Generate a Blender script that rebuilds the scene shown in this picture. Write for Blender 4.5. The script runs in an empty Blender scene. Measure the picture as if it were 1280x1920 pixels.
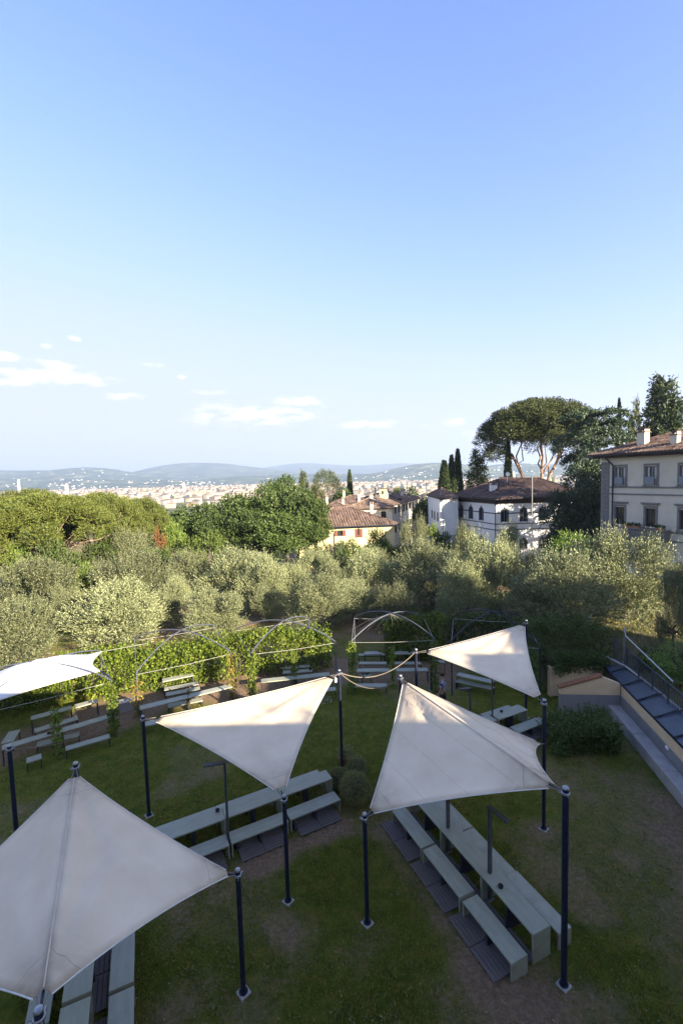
import bpy, math, random
import numpy as np
from mathutils import Vector, Matrix
random.seed(7)
RG = np.random.default_rng(7)
sc = bpy.context.scene
col = sc.collection
# ------------------------------------------------------------------ camera
FPX, PITCH, ROLL, H = 853.0, math.radians(4.3), math.radians(1.6), 11.5
F_ = np.array([0, math.cos(PITCH), -math.sin(PITCH)])
U_ = np.array([0, math.sin(PITCH), math.cos(PITCH)])
R_ = np.array([1.0, 0, 0])
CX = math.cos(ROLL) * R_ - math.sin(ROLL) * U_
CY = math.sin(ROLL) * R_ + math.cos(ROLL) * U_
CC = np.array([0, 0, H])
cam_d = bpy.data.cameras.new('camera'); cam = bpy.data.objects.new('camera', cam_d); col.objects.link(cam)
cam.matrix_world = Matrix(((CX[0], CY[0], -F_[0], 0), (CX[1], CY[1], -F_[1], 0), (CX[2], CY[2], -F_[2], H), (0, 0, 0, 1)))
cam_d.sensor_fit = 'VERTICAL'; cam_d.sensor_height = 36.0; cam_d.sensor_width = 24.0
cam_d.lens = 36.0 * FPX / 1920.0
cam_d.clip_start = 0.1; cam_d.clip_end = 60000
sc.camera = cam
# ------------------------------------------------------------------ light
SUN_AZ = math.radians(45)      # degrees to the right of straight behind the camera
SUN_EL = math.radians(18.5)
sd = np.array([math.sin(SUN_AZ) * math.cos(SUN_EL), -math.cos(SUN_AZ) * math.cos(SUN_EL), math.sin(SUN_EL)])
sun_d = bpy.data.lights.new('sun', 'SUN'); sun = bpy.data.objects.new('sun', sun_d); col.objects.link(sun)
sun_d.energy = 4.8; sun_d.angle = math.radians(0.53); sun_d.color = (1.0, 0.87, 0.66)
sun.rotation_euler = Vector(sd).to_track_quat('Z', 'Y').to_euler()
sun.location = (40, -40, 60)
sc.view_settings.view_transform = 'Standard'; sc.view_settings.look = 'None'
sc.view_settings.gamma = 1.0; sc.view_settings.exposure = 2.22
sc.view_settings.use_curve_mapping = False
sc.cycles.max_bounces = 6; sc.cycles.diffuse_bounces = 3; sc.cycles.glossy_bounces = 2
sc.cycles.transmission_bounces = 3; sc.cycles.transparent_max_bounces = 8; sc.cycles.volume_bounces = 0
sc.cycles.use_denoising = True

def P(px, py, z=0.0):            # point at height z seen at a photo pixel
    v = F_ + (px - 640) / FPX * CX - (py - 960) / FPX * CY
    return CC + v * (z - H) / v[2]
def D(px, py, y):                # point at distance y seen at a photo pixel
    v = F_ + (px - 640) / FPX * CX - (py - 960) / FPX * CY
    return CC + v * y / v[1]

world = bpy.data.worlds.new('World'); sc.world = world; world.use_nodes = True
def build_world():
    nt = world.node_tree; N = nt.nodes; L = nt.links
    for n in list(N): N.remove(n)
    out = N.new('ShaderNodeOutputWorld'); bg = N.new('ShaderNodeBackground')
    sky = N.new('ShaderNodeTexSky'); sky.sky_type = 'NISHITA'; sky.sun_disc = False
    sky.sun_elevation = SUN_EL; sky.sun_rotation = math.pi - SUN_AZ
    sky.altitude = 100; sky.air_density = 1.0; sky.dust_density = 0.7; sky.ozone_density = 1.6
    tc = N.new('ShaderNodeTexCoord')
    sep = N.new('ShaderNodeSeparateXYZ'); L.new(tc.outputs['Generated'], sep.inputs[0])
    def M(op, a, b=None, c=None):
        n = N.new('ShaderNodeMath'); n.operation = op
        for i, q in enumerate((a, b, c)):
            if q is None: continue
            if isinstance(q, (int, float)): n.inputs[i].default_value = q
            else: L.new(q, n.inputs[i])
        return n.outputs[0]
    az = M('ARCTAN2', sep.outputs[0], sep.outputs[1]); el = M('ARCSINE', sep.outputs[2])
    def mask(px, py, wx, wy):
        v = D(px, py, 1.0) - CC; v = v / np.linalg.norm(v)
        a0 = math.atan2(v[0], v[1]); e0 = math.asin(v[2])
        a = M('DIVIDE', M('SUBTRACT', az, a0), wx / FPX); e = M('DIVIDE', M('SUBTRACT', el, e0), wy / FPX)
        r2 = M('ADD', M('MULTIPLY', a, a), M('MULTIPLY', e, e))
        return M('SUBTRACT', 1.0, M('MINIMUM', r2, 4.0))
    cl = [(100, 705, 105, 15, .95), (20, 714, 60, 9, .9), (105, 684, 42, 13, .85), (140, 634, 14, 6, .9), (5, 668, 24, 9, .9),
          (285, 684, 24, 6, .8), (340, 706, 9, 5, .8), (225, 742, 45, 8, .7), (395, 736, 36, 5, .5),
          (480, 778, 150, 26, .8), (560, 752, 60, 12, .8), (688, 796, 62, 11, 1.0), (850, 792, 26, 9, .8), (800, 797, 22, 6, .6), (890, 812, 22, 14, .6),
          (88, 649, 12, 4, .7), (-260, 650, 120, 20, .8), (1500, 760, 150, 18, .7), (1750, 700, 100, 22, .8)]
    tot = None
    for px, py, wx, wy, s in cl:
        m = M('MULTIPLY', mask(px, py, wx, wy), s)
        tot = m if tot is None else M('MAXIMUM', tot, m)
    mp = N.new('ShaderNodeCombineXYZ'); L.new(M('MULTIPLY', az, 22), mp.inputs[0]); L.new(M('MULTIPLY', el, 60), mp.inputs[1])
    nz = N.new('ShaderNodeTexNoise'); nz.inputs['Scale'].default_value = 1.0; nz.inputs['Detail'].default_value = 7; nz.inputs['Roughness'].default_value = .62
    L.new(mp.outputs[0], nz.inputs['Vector'])
    nv = M('MULTIPLY', M('SUBTRACT', nz.outputs[0], 0.5), 4.0)
    dens = M('ADD', M('MULTIPLY', tot, 1.0), nv)
    dens = M('MULTIPLY', M('SUBTRACT', dens, 0.22), 1.05)
    dens = M('MINIMUM', M('MAXIMUM', dens, 0.0), 1.0)
    gate = M('MINIMUM', M('MAXIMUM', M('ADD', tot, 0.35), 0.0), 1.0)
    dens = M('MULTIPLY', M('MULTIPLY', dens, gate), 0.9)
    # the sky brightens towards the horizon but levels off, as in hazy summer air
    sc_ = N.new('ShaderNodeSeparateColor'); cc_ = N.new('ShaderNodeCombineColor'); L.new(sky.outputs[0], sc_.inputs[0])
    for k, (gn, cl_) in enumerate(SKY_CURVE):
        x = M('MULTIPLY', M('POWER', sc_.outputs[k], 1.25), gn); q = M('POWER', M('DIVIDE', x, cl_), 3.0)
        L.new(M('DIVIDE', x, M('POWER', M('ADD', q, 1.0), 1 / 3.0)), cc_.inputs[k])
    mix = N.new('ShaderNodeMixRGB'); L.new(dens, mix.inputs[0]); L.new(cc_.outputs[0], mix.inputs[1])
    mix.inputs[2].default_value = (2.6, 2.58, 2.5, 1)
    L.new(mix.outputs[0], bg.inputs[0]); bg.inputs[1].default_value = 0.12
    L.new(bg.outputs[0], out.inputs[0])
SKY_CURVE = ((0.69, 1.6), (0.63, 1.72), (0.86, 2.3))     # gain and ceiling for red, green, blue
build_world()

# ------------------------------------------------------------------ materials
def new_mat(name):
    m = bpy.data.materials.new(name); m.use_nodes = True
    nt = m.node_tree; b = nt.nodes['Principled BSDF']
    return m, nt, b
def lk(nt, a, b): nt.links.new(a, b)
def mat(name, c1, c2=None, scale=6.0, rough=.7, bump=0.0, metal=0.0, bscale=None, spec=.3, stretch=(1, 1, 1), detail=5):
    m, nt, b = new_mat(name)
    b.inputs['Roughness'].default_value = rough; b.inputs['Metallic'].default_value = metal
    b.inputs['Specular IOR Level'].default_value = spec
    c2 = c2 or tuple(x * .75 for x in c1)
    tc = nt.nodes.new('ShaderNodeTexCoord'); mp = nt.nodes.new('ShaderNodeMapping'); mp.inputs['Scale'].default_value = stretch
    lk(nt, tc.outputs['Object'], mp.inputs[0])
    n = nt.nodes.new('ShaderNodeTexNoise'); n.inputs['Scale'].default_value = scale; n.inputs['Detail'].default_value = detail
    n.inputs['Roughness'].default_value = .6
    lk(nt, mp.outputs[0], n.inputs['Vector'])
    r = nt.nodes.new('ShaderNodeValToRGB'); r.color_ramp.elements[0].position = .3; r.color_ramp.elements[1].position = .7
    r.color_ramp.elements[0].color = (*c2, 1); r.color_ramp.elements[1].color = (*c1, 1)
    lk(nt, n.outputs[0], r.inputs[0]); lk(nt, r.outputs[0], b.inputs['Base Color'])
    if bump:
        n2 = nt.nodes.new('ShaderNodeTexNoise'); n2.inputs['Scale'].default_value = bscale or scale * 6; n2.inputs['Detail'].default_value = 4
        lk(nt, mp.outputs[0], n2.inputs['Vector'])
        bp = nt.nodes.new('ShaderNodeBump'); bp.inputs['Strength'].default_value = bump; bp.inputs['Distance'].default_value = .02
        lk(nt, n2.outputs[0], bp.inputs['Height']); lk(nt, bp.outputs[0], b.inputs['Normal'])
    return m
def leaf_mat(name, cols, trans=.3, rough=.55, tint=.25):
    m, nt, b = new_mat(name)
    g = nt.nodes.new('ShaderNodeNewGeometry'); r = nt.nodes.new('ShaderNodeValToRGB')
    e = r.color_ramp.elements
    e[0].color = (*cols[0], 1); e[1].color = (*cols[-1], 1)
    for i, c in enumerate(cols[1:-1]):
        x = e.new((i + 1) / (len(cols) - 1)); x.color = (*c, 1)
    lk(nt, g.outputs['Random Per Island'], r.inputs[0])
    oi = nt.nodes.new('ShaderNodeObjectInfo'); hs = nt.nodes.new('ShaderNodeHueSaturation')
    mr = nt.nodes.new('ShaderNodeMapRange'); mr.inputs[3].default_value = 1 - tint; mr.inputs[4].default_value = 1 + tint
    lk(nt, oi.outputs['Random'], mr.inputs[0]); lk(nt, mr.outputs[0], hs.inputs['Value'])
    lk(nt, r.outputs[0], hs.inputs['Color'])
    b.inputs['Roughness'].default_value = rough; b.inputs['Specular IOR Level'].default_value = .35
    lk(nt, hs.outputs[0], b.inputs['Base Color'])
    t = nt.nodes.new('ShaderNodeBsdfTranslucent'); lk(nt, hs.outputs[0], t.inputs[0])
    mx = nt.nodes.new('ShaderNodeMixShader'); mx.inputs[0].default_value = trans
    out = nt.nodes['Material Output']
    lk(nt, b.outputs[0], mx.inputs[1]); lk(nt, t.outputs[0], mx.inputs[2]); lk(nt, mx.outputs[0], out.inputs[0])
    return m

M = {}
M['navy'] = mat('navy paint', (.017, .02, .042), (.01, .013, .028), 9, .45, .1)
M['steel'] = mat('galvanised steel', (.42, .42, .42), (.25, .25, .26), 20, .4, .05, .8)
M['hoop'] = mat('grey painted tube', (.1, .105, .135), (.06, .065, .085), 8, .45)
M['wire'] = mat('wire', (.35, .34, .3), None, 9, .6)
M['rope'] = mat('rope', (.26, .22, .16), (.17, .14, .1), 60, .9)
M['concrete'] = mat('concrete', (.42, .4, .36), (.25, .24, .21), 12, .9, .4)
M['board'] = mat('grey green board', (.335, .34, .265), (.25, .255, .195), 2.6, .55, .15, spec=.4, detail=9, stretch=(.6, 2, 1))
M['board2'] = mat('weathered grey green board', (.37, .37, .295), (.29, .29, .23), 3, .6, .05)
M['boardedge'] = mat('board support', (.3, .3, .21), (.22, .22, .155), 4, .7)
M['under'] = mat('dark support', (.035, .035, .045), None, 5, .7)
M['plank'] = mat('dark stained plank', (.155, .13, .12), (.085, .072, .07), 3, .75, .3, stretch=(1, 9, 1))
M['cup'] = mat('dark glaze', (.012, .012, .014), None, 5, .35)
M['terracotta'] = mat('terracotta', (.34, .14, .08), (.22, .09, .055), 12, .8, .2)
M['plaster'] = mat('cream plaster', (.72, .54, .34), (.62, .46, .28), 1.6, .9, .15)
M['greyplaster'] = mat('grey plaster', (.26, .25, .245), (.2, .19, .19), 1.5, .9, .15)
M['ledge'] = mat('concrete ledge', (.4, .37, .34), (.29, .27, .25), 2.2, .85, .2)
M['coping'] = mat('terracotta coping', (.28, .12, .055), (.18, .08, .04), 7, .8, .2)
M['sheet'] = mat('slate blue sheet roofing', (.075, .087, .11), (.045, .055, .072), 1.5, .4, .08, spec=.6)
M['seam'] = mat('dark seam', (.025, .03, .045), None, 5, .5)
M['iron'] = mat('painted iron', (.05, .06, .075), None, 9, .5)
M['villa'] = mat('aged pale plaster', (.58, .53, .44), (.47, .43, .36), .7, .95, .1, detail=8)
M['stripewall'] = mat('pale lilac white plaster', (.8, .78, .76), (.7, .69, .67), .6, .9)
M['stone'] = mat('pietra serena', (.2, .19, .18), (.14, .135, .13), 3, .9, .2)
M['yellow'] = mat('pale yellow plaster', (.66, .56, .32), (.56, .46, .26), .5, .95)
M['white'] = mat('white plaster', (.76, .75, .73), (.66, .65, .63), .5, .95)
M['cream'] = mat('cream stucco', (.62, .56, .45), (.5, .45, .36), .4, .95)
M['stripe'] = mat('dark stone band', (.06, .06, .075), None, 2, .8)
M['brownwood'] = mat('brown eaves', (.05, .04, .04), None, 5, .8)
M['shutter'] = mat('red brown shutter', (.16, .055, .04), None, 7, .6)
M['greyshutter'] = mat('grey shutter', (.2, .23, .26), None, 7, .6)
M['pane'] = mat('window glass', (.03, .035, .04), (.015, .018, .02), .8, .12, spec=.8)
M['curtain'] = mat('curtain', (.5, .48, .45), None, 7, .9)
M['bark'] = mat('bark', (.12, .1, .08), (.06, .05, .04), 5, .95, .5, stretch=(1, 1, .3))
M['pinebark'] = mat('pine bark', (.34, .235, .18), (.15, .1, .08), 2.2, .95, .5, stretch=(1, 1, .35))
M['skin'] = mat('skin', (.42, .24, .16), None, 5, .55)
M['hair'] = mat('hair', (.015, .012, .01), None, 40, .6)
M['trousers'] = mat('dark trousers', (.03, .03, .045), None, 9, .85)
M['lampwhite'] = mat('opal globe', (.8, .8, .8), (.75, .75, .75), 5, .3)
M['city1'] = mat('town plaster grey', (.42, .39, .34), (.3, .28, .24), .05, .95)
M['city2'] = mat('town plaster cream', (.46, .4, .3), (.34, .29, .22), .05, .95)
M['city3'] = mat('town plaster ochre', (.44, .33, .19), (.33, .25, .15), .05, .95)
def tile_mat(name, cols):
    m, nt, b = new_mat(name)
    g = nt.nodes.new('ShaderNodeNewGeometry'); r = nt.nodes.new('ShaderNodeValToRGB'); e = r.color_ramp.elements
    e[0].color = (*cols[0], 1); e[1].color = (*cols[-1], 1)
    for i, c in enumerate(cols[1:-1]):
        x = e.new((i + 1) / (len(cols) - 1)); x.color = (*c, 1)
    lk(nt, g.outputs['Random Per Island'], r.inputs[0])
    tc = nt.nodes.new('ShaderNodeTexCoord'); n = nt.nodes.new('ShaderNodeTexNoise'); n.inputs['Scale'].default_value = .8; n.inputs['Detail'].default_value = 8
    lk(nt, tc.outputs['Object'], n.inputs['Vector'])
    mx = nt.nodes.new('ShaderNodeMixRGB'); mx.blend_type = 'MULTIPLY'; mx.inputs[0].default_value = .8
    rr = nt.nodes.new('ShaderNodeValToRGB'); rr.color_ramp.elements[0].position = .35; rr.color_ramp.elements[0].color = (.5, .5, .5, 1); rr.color_ramp.elements[1].position = .65
    lk(nt, n.outputs[0], rr.inputs[0]); lk(nt, r.outputs[0], mx.inputs[1]); lk(nt, rr.outputs[0], mx.inputs[2])
    lk(nt, mx.outputs[0], b.inputs['Base Color']); b.inputs['Roughness'].default_value = .95
    b.inputs['Specular IOR Level'].default_value = .15
    return m
M['tiles'] = tile_mat('terracotta roof tiles', [(.09, .06, .05), (.17, .11, .085), (.23, .155, .12), (.15, .115, .1)])
M['tiles_light'] = tile_mat('pale terracotta tiles', [(.17, .11, .08), (.28, .18, .13), (.34, .24, .175), (.23, .175, .14)])
M['tiles_dark'] = tile_mat('dark old roof tiles', [(.07, .05, .05), (.12, .08, .07), (.17, .11, .09), (.1, .08, .075)])
M['olive'] = leaf_mat('olive leaves', [(.055, .07, .03), (.14, .16, .07), (.32, .33, .18), (.1, .12, .05)], .08, .55, .38)
M['olive_deep'] = leaf_mat('older olive leaves', [(.08, .105, .05), (.155, .19, .095), (.23, .26, .15), (.12, .15, .07)], .2)
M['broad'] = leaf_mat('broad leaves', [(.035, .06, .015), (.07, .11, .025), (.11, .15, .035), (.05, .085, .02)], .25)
M['broad_light'] = leaf_mat('light green leaves', [(.08, .13, .025), (.13, .19, .035), (.19, .24, .05), (.1, .15, .03)], .3)
M['laurel'] = leaf_mat('laurel leaves', [(.05, .1, .015), (.1, .17, .025), (.16, .22, .04), (.07, .12, .02)], .25, .35)
M['pine'] = leaf_mat('stone pine needles', [(.05, .075, .015), (.115, .145, .025), (.18, .195, .04), (.08, .105, .02)], .2)
M['pine_dark'] = leaf_mat('dark pine needles', [(.04, .06, .018), (.075, .1, .028), (.12, .13, .035), (.055, .075, .02)], .15)
M['cypress'] = leaf_mat('cypress scales', [(.018, .035, .012), (.04, .065, .02), (.065, .085, .028), (.03, .05, .015)], .1)
M['cedar'] = leaf_mat('cedar needles', [(.018, .035, .018), (.035, .06, .028), (.06, .085, .04), (.026, .045, .02)], .1)
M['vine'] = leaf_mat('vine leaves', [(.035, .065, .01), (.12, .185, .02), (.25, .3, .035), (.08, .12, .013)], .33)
M['vine_dry'] = leaf_mat('turning vine leaves', [(.2, .16, .03), (.27, .28, .04), (.3, .17, .05), (.16, .2, .03)], .4)
M['topiary'] = leaf_mat('clipped shrub leaves', [(.13, .14, .035), (.2, .2, .06), (.28, .26, .11), (.15, .16, .05)], .15)
M['dryleaf'] = leaf_mat('dry leaves', [(.18, .1, .04), (.3, .2, .09), (.4, .3, .15), (.22, .14, .07)], .1)
M['flower'] = leaf_mat('flowers', [(.55, .3, .28), (.7, .45, .42), (.75, .6, .55), (.6, .35, .3)], .3)
M['redleaf'] = leaf_mat('rust leaves', [(.25, .09, .03), (.35, .13, .05), (.3, .16, .06), (.22, .1, .04)], .3)
M['grass'] = leaf_mat('grass blades', [(.07, .105, .011), (.145, .175, .018), (.25, .23, .04), (.36, .27, .1)], .3, .6, .0)

def fabric_mat():
    m, nt, b = new_mat('sail canvas')
    tc = nt.nodes.new('ShaderNodeTexCoord')
    n = nt.nodes.new('ShaderNodeTexNoise'); n.inputs['Scale'].default_value = .8; n.inputs['Detail'].default_value = 7; n.inputs['Roughness'].default_value = .65
    lk(nt, tc.outputs['Object'], n.inputs['Vector'])
    r = nt.nodes.new('ShaderNodeValToRGB'); r.color_ramp.elements[0].position = .3; r.color_ramp.elements[1].position = .7
    r.color_ramp.elements[0].color = (.83, .67, .47, 1); r.color_ramp.elements[1].color = (.94, .79, .585, 1)
    lk(nt, n.outputs[0], r.inputs[0])
    at = nt.nodes.new('ShaderNodeAttribute'); at.attribute_name = 'stain'
    n3 = nt.nodes.new('ShaderNodeTexNoise'); n3.inputs['Scale'].default_value = 3.5; n3.inputs['Detail'].default_value = 6
    lk(nt, tc.outputs['Object'], n3.inputs['Vector'])
    mu = nt.nodes.new('ShaderNodeMath'); mu.operation = 'MULTIPLY'; lk(nt, at.outputs['Fac'], mu.inputs[0]); lk(nt, n3.outputs[0], mu.inputs[1])
    mu2 = nt.nodes.new('ShaderNodeMath'); mu2.operation = 'MULTIPLY'; mu2.inputs[1].default_value = 1.5; mu2.use_clamp = True; lk(nt, mu.outputs[0], mu2.inputs[0])
    mx = nt.nodes.new('ShaderNodeMixRGB'); lk(nt, mu2.outputs[0], mx.inputs[0]); lk(nt, r.outputs[0], mx.inputs[1]); mx.inputs[2].default_value = (.32, .22, .13, 1)
    b.inputs['Roughness'].default_value = .85; b.inputs['Specular IOR Level'].default_value = .15
    lk(nt, mx.outputs[0], b.inputs['Base Color'])
    n2 = nt.nodes.new('ShaderNodeTexNoise'); n2.inputs['Scale'].default_value = 2.2; n2.inputs['Detail'].default_value = 3
    lk(nt, tc.outputs['Object'], n2.inputs['Vector'])
    bp = nt.nodes.new('ShaderNodeBump'); bp.inputs['Strength'].default_value = .35; bp.inputs['Distance'].default_value = .06
    lk(nt, n2.outputs[0], bp.inputs['Height']); lk(nt, bp.outputs[0], b.inputs['Normal'])
    t = nt.nodes.new('ShaderNodeBsdfTranslucent'); lk(nt, mx.outputs[0], t.inputs[0])
    ms = nt.nodes.new('ShaderNodeMixShader'); ms.inputs[0].default_value = .25
    lk(nt, b.outputs[0], ms.inputs[1]); lk(nt, t.outputs[0], ms.inputs[2]); lk(nt, ms.outputs[0], nt.nodes['Material Output'].inputs[0])
    return m
M['canvas'] = fabric_mat()
M['hem'] = mat('canvas hem', (.72, .68, .6), (.6, .55, .48), 9, .9)
M['ridgeseam'] = mat('ridge seam', (.7, .58, .44), (.6, .49, .36), 9, .95)
M['stitch'] = mat('seam stitching', (.4, .32, .24), None, 9, .9)

# ------------------------------------------------------------------ object helpers
def link(o, parent=None):
    col.objects.link(o)
    if parent is not None: o.parent = parent
    return o
def tag(o, label=None, cat=None, group=None, kind=None):
    if label: o['label'] = label
    if cat: o['category'] = cat
    if group: o['group'] = group
    if kind: o['kind'] = kind
    return o
def empty(name, loc=(0, 0, 0), rz=0.0, label=None, cat=None, group=None):
    o = bpy.data.objects.new(name, None); o.empty_display_size = .3
    o.location = [float(v) for v in loc]; o.rotation_euler = (0, 0, rz); col.objects.link(o)
    return tag(o, label, cat, group)
def copy_tree(o, parent=None):
    c = o.copy(); link(c, parent)
    for ch in list(o.children):
        copy_tree(ch, c)
    return c
def np_mesh(name, V, faces, mats, mi=None, smooth=False):
    """V (n,3); faces: int array (m,3) or (m,4) or a list of lists"""
    me = bpy.data.meshes.new(name)
    V = np.asarray(V, dtype=np.float32)
    if isinstance(faces, np.ndarray):
        m, k = faces.shape
        me.vertices.add(len(V)); me.vertices.foreach_set('co', V.ravel())
        me.loops.add(m * k); me.loops.foreach_set('vertex_index', faces.astype(np.int32).ravel())
        me.polygons.add(m); me.polygons.foreach_set('loop_start', np.arange(0, m * k, k, dtype=np.int32))
        me.polygons.foreach_set('loop_total', np.full(m, k, dtype=np.int32))
        me.update(calc_edges=True)
    else:
        me.from_pydata([tuple(map(float, v)) for v in V], [], [tuple(int(i) for i in f) for f in faces]); me.update()
    for m_ in mats: me.materials.append(m_)
    if mi is not None: me.polygons.foreach_set('material_index', np.asarray(mi, dtype=np.int32))
    if smooth: me.polygons.foreach_set('use_smooth', np.ones(len(me.polygons), dtype=bool))
    return me
class MB:
    """collects shapes into one mesh"""
    def __init__(s): s.v = []; s.f = []; s.m = []
    def add(s, V, Fc, mi=0):
        o = len(s.v); s.v.extend([tuple(map(float, v)) for v in V]); s.f.extend([[int(i) + o for i in f] for f in Fc]); s.m.extend([mi] * len(Fc)); return s
    def box(s, x0, x1, y0, y1, z0, z1, mi=0, T=None):
        V = [(x, y, z) for z in (z0, z1) for y in (y0, y1) for x in (x0, x1)]
        if T is not None: V = [T(v) for v in V]
        return s.add(V, [(0, 2, 3, 1), (4, 5, 7, 6), (0, 1, 5, 4), (2, 6, 7, 3), (0, 4, 6, 2), (1, 3, 7, 5)], mi)
    def bbox(s, x0, x1, y0, y1, z0, z1, b=.008, mi=0):   # box with bevelled edges round the top
        V = [(x0, y0, z0), (x1, y0, z0), (x1, y1, z0), (x0, y1, z0), (x0, y0, z1 - b), (x1, y0, z1 - b), (x1, y1, z1 - b), (x0, y1, z1 - b),
             (x0 + b, y0 + b, z1), (x1 - b, y0 + b, z1), (x1 - b, y1 - b, z1), (x0 + b, y1 - b, z1)]
        return s.add(V, [(3, 2, 1, 0), (0, 1, 5, 4), (1, 2, 6, 5), (2, 3, 7, 6), (3, 0, 4, 7), (4, 5, 9, 8), (5, 6, 10, 9), (6, 7, 11, 10), (7, 4, 8, 11), (8, 9, 10, 11)], mi)
    def tube(s, pts, r, n=8, mi=0, caps=True):
        pts = [Vector([float(c) for c in p]) for p in pts]; k = len(pts)
        rs = [r] * k if isinstance(r, (int, float)) else r
        V = []; up = None
        for i, p in enumerate(pts):
            t = (pts[min(i + 1, k - 1)] - pts[max(i - 1, 0)]).normalized()
            if up is None: up = Vector((0, 0, 1)) if abs(t.z) < .9 else Vector((1, 0, 0))
            a = t.cross(up).normalized(); bb = a.cross(t).normalized(); up = bb
            for j in range(n):
                an = 2 * math.pi * j / n
                V.append(p + a * (math.cos(an) * rs[i]) + bb * (math.sin(an) * rs[i]))
        Fc = [(i * n + j, i * n + (j + 1) % n, (i + 1) * n + (j + 1) % n, (i + 1) * n + j) for i in range(k - 1) for j in range(n)]
        if caps: Fc += [tuple(range(n - 1, -1, -1)), tuple((k - 1) * n + j for j in range(n))]
        return s.add(V, Fc, mi)
    def lathe(s, prof, n=16, mi=0, c=(0, 0)):
        V = [(c[0] + r * math.cos(2 * math.pi * j / n), c[1] + r * math.sin(2 * math.pi * j / n), z) for r, z in prof for j in range(n)]
        k = len(prof)
        Fc = [(i * n + j, i * n + (j + 1) % n, (i + 1) * n + (j + 1) % n, (i + 1) * n + j) for i in range(k - 1) for j in range(n)]
        Fc += [tuple(range(n - 1, -1, -1)), tuple((k - 1) * n + j for j in range(n))]
        return s.add(V, Fc, mi)
    def prism(s, poly, z0, z1, mi=0):
        n = len(poly); V = [(x, y, z0) for x, y in poly] + [(x, y, z1) for x, y in poly]
        Fc = [tuple(range(n - 1, -1, -1)), tuple(range(n, 2 * n))] + [(i, (i + 1) % n, n + (i + 1) % n, n + i) for i in range(n)]
        return s.add(V, Fc, mi)
    def mesh(s, name, *mats, smooth=False): return np_mesh(name, np.array(s.v) if s.v else np.zeros((0, 3)), s.f, mats, s.m, smooth)
    def build(s, name, mats, parent=None, smooth=False, loc=None, rz=None):
        mats = mats if isinstance(mats, (list, tuple)) else [mats]
        o = bpy.data.objects.new(name, s.mesh(name, *mats, smooth=smooth)); link(o, parent)
        if loc is not None: o.location = [float(v) for v in loc]
        if rz is not None: o.rotation_euler = (0, 0, rz)
        return o
def ob(name, me, parent=None, loc=(0, 0, 0), rz=0.0, sc_=None):
    o = bpy.data.objects.new(name, me); link(o, parent); o.location = [float(v) for v in loc]; o.rotation_euler = (0, 0, rz)
    if sc_: o.scale = sc_
    return o

# ------------------------------------------------------------------ value noise
_perm = RG.random((64, 64, 64)).astype(np.float32)
def vnoise(p, scale):
    q = np.asarray(p, dtype=np.float64) * scale
    i = np.floor(q).astype(int); f = q - i; f = f * f * (3 - 2 * f)
    r = 0
    for dx in (0, 1):
        for dy in (0, 1):
            for dz in (0, 1):
                w = (f[..., 0] if dx else 1 - f[..., 0]) * (f[..., 1] if dy else 1 - f[..., 1]) * (f[..., 2] if dz else 1 - f[..., 2])
                r = r + w * _perm[(i[..., 0] + dx) % 64, (i[..., 1] + dy) % 64, (i[..., 2] + dz) % 64]
    return r
def fbm(p, scale, o=4):
    return sum(vnoise(p + 17.3 * k, scale * 2 ** k) * .5 ** k for k in range(o)) / (2 - 2 ** (1 - o))
def xy0(x, y): return np.stack([x, y, np.zeros_like(x)], -1)
def sstep(a, b, x):
    t = np.clip((x - a) / (b - a), 0, 1); return t * t * (3 - 2 * t)

# ------------------------------------------------------------------ ground
def ground_z(x, y):
    x = np.asarray(x, float); y = np.asarray(y, float)
    r = np.hypot(x, y)
    d = np.maximum(r - 32, 0)
    z = -1.0 * sstep(0, 25, d) - 3.0 * sstep(15, 60, d) - 8 * sstep(45, 160, d) - 38 * sstep(110, 650, d)
    z += .5 * (fbm(xy0(x, y), .05, 3) - .5) * sstep(2, 20, d)
    return z
def gz(x, y): return float(ground_z(x, y))

def build_ground():
    ang = np.concatenate([np.linspace(-60, 60, 260), np.linspace(60, 300, 42)[1:-1]]) * math.pi / 180
    rad = [1.5]
    while rad[-1] < 21000: rad.append(rad[-1] * (1.018 if rad[-1] < 120 else 1.045))
    rad = np.array(rad); A, Rr = np.meshgrid(ang, rad)
    X = Rr * np.sin(A); Yy = Rr * np.cos(A); Z = ground_z(X, Yy)
    # tiny relief on the lawn
    Z += .03 * (fbm(xy0(X, Yy), .8, 3) - .5)
    na, nr = len(ang), len(rad)
    V = np.stack([X, Yy, Z], -1).reshape(-1, 3); V = np.vstack([V, [[0, 0, 0]]])
    i = np.arange(nr - 1)[:, None]; j = np.arange(na)[None, :]; j2 = (j + 1) % na
    Fq = np.stack([i * na + j, (i + 1) * na + j, (i + 1) * na + j2, i * na + j2], -1).reshape(-1, 4)[:, ::-1]
    me = np_mesh('ground', V, Fq, [M['ground']], smooth=True)
    x, y = V[:, 0], V[:, 1]
    a = me.attributes.new('bare', 'FLOAT', 'POINT'); a.data.foreach_set('value', bare(x, y).astype(np.float32))
    o = bpy.data.objects.new('ground', me); link(o); tag(o, 'mown lawn running down to the olive grove and the plain', None, None, 'structure')
    o['label'] = 'patchy green and brown lawn that runs on under the olive grove'
    return o
def blob(x, y, cx, cy, r): return np.exp(-((x - cx) ** 2 + (y - cy) ** 2) / (r * r))
def seg_d(x, y, a, b):
    a = np.array(a, float); b = np.array(b, float); t = b - a; L2 = t @ t
    s = np.clip(((x - a[0]) * t[0] + (y - a[1]) * t[1]) / L2, 0, 1)
    return np.hypot(x - a[0] - s * t[0], y - a[1] - s * t[1])
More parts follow.
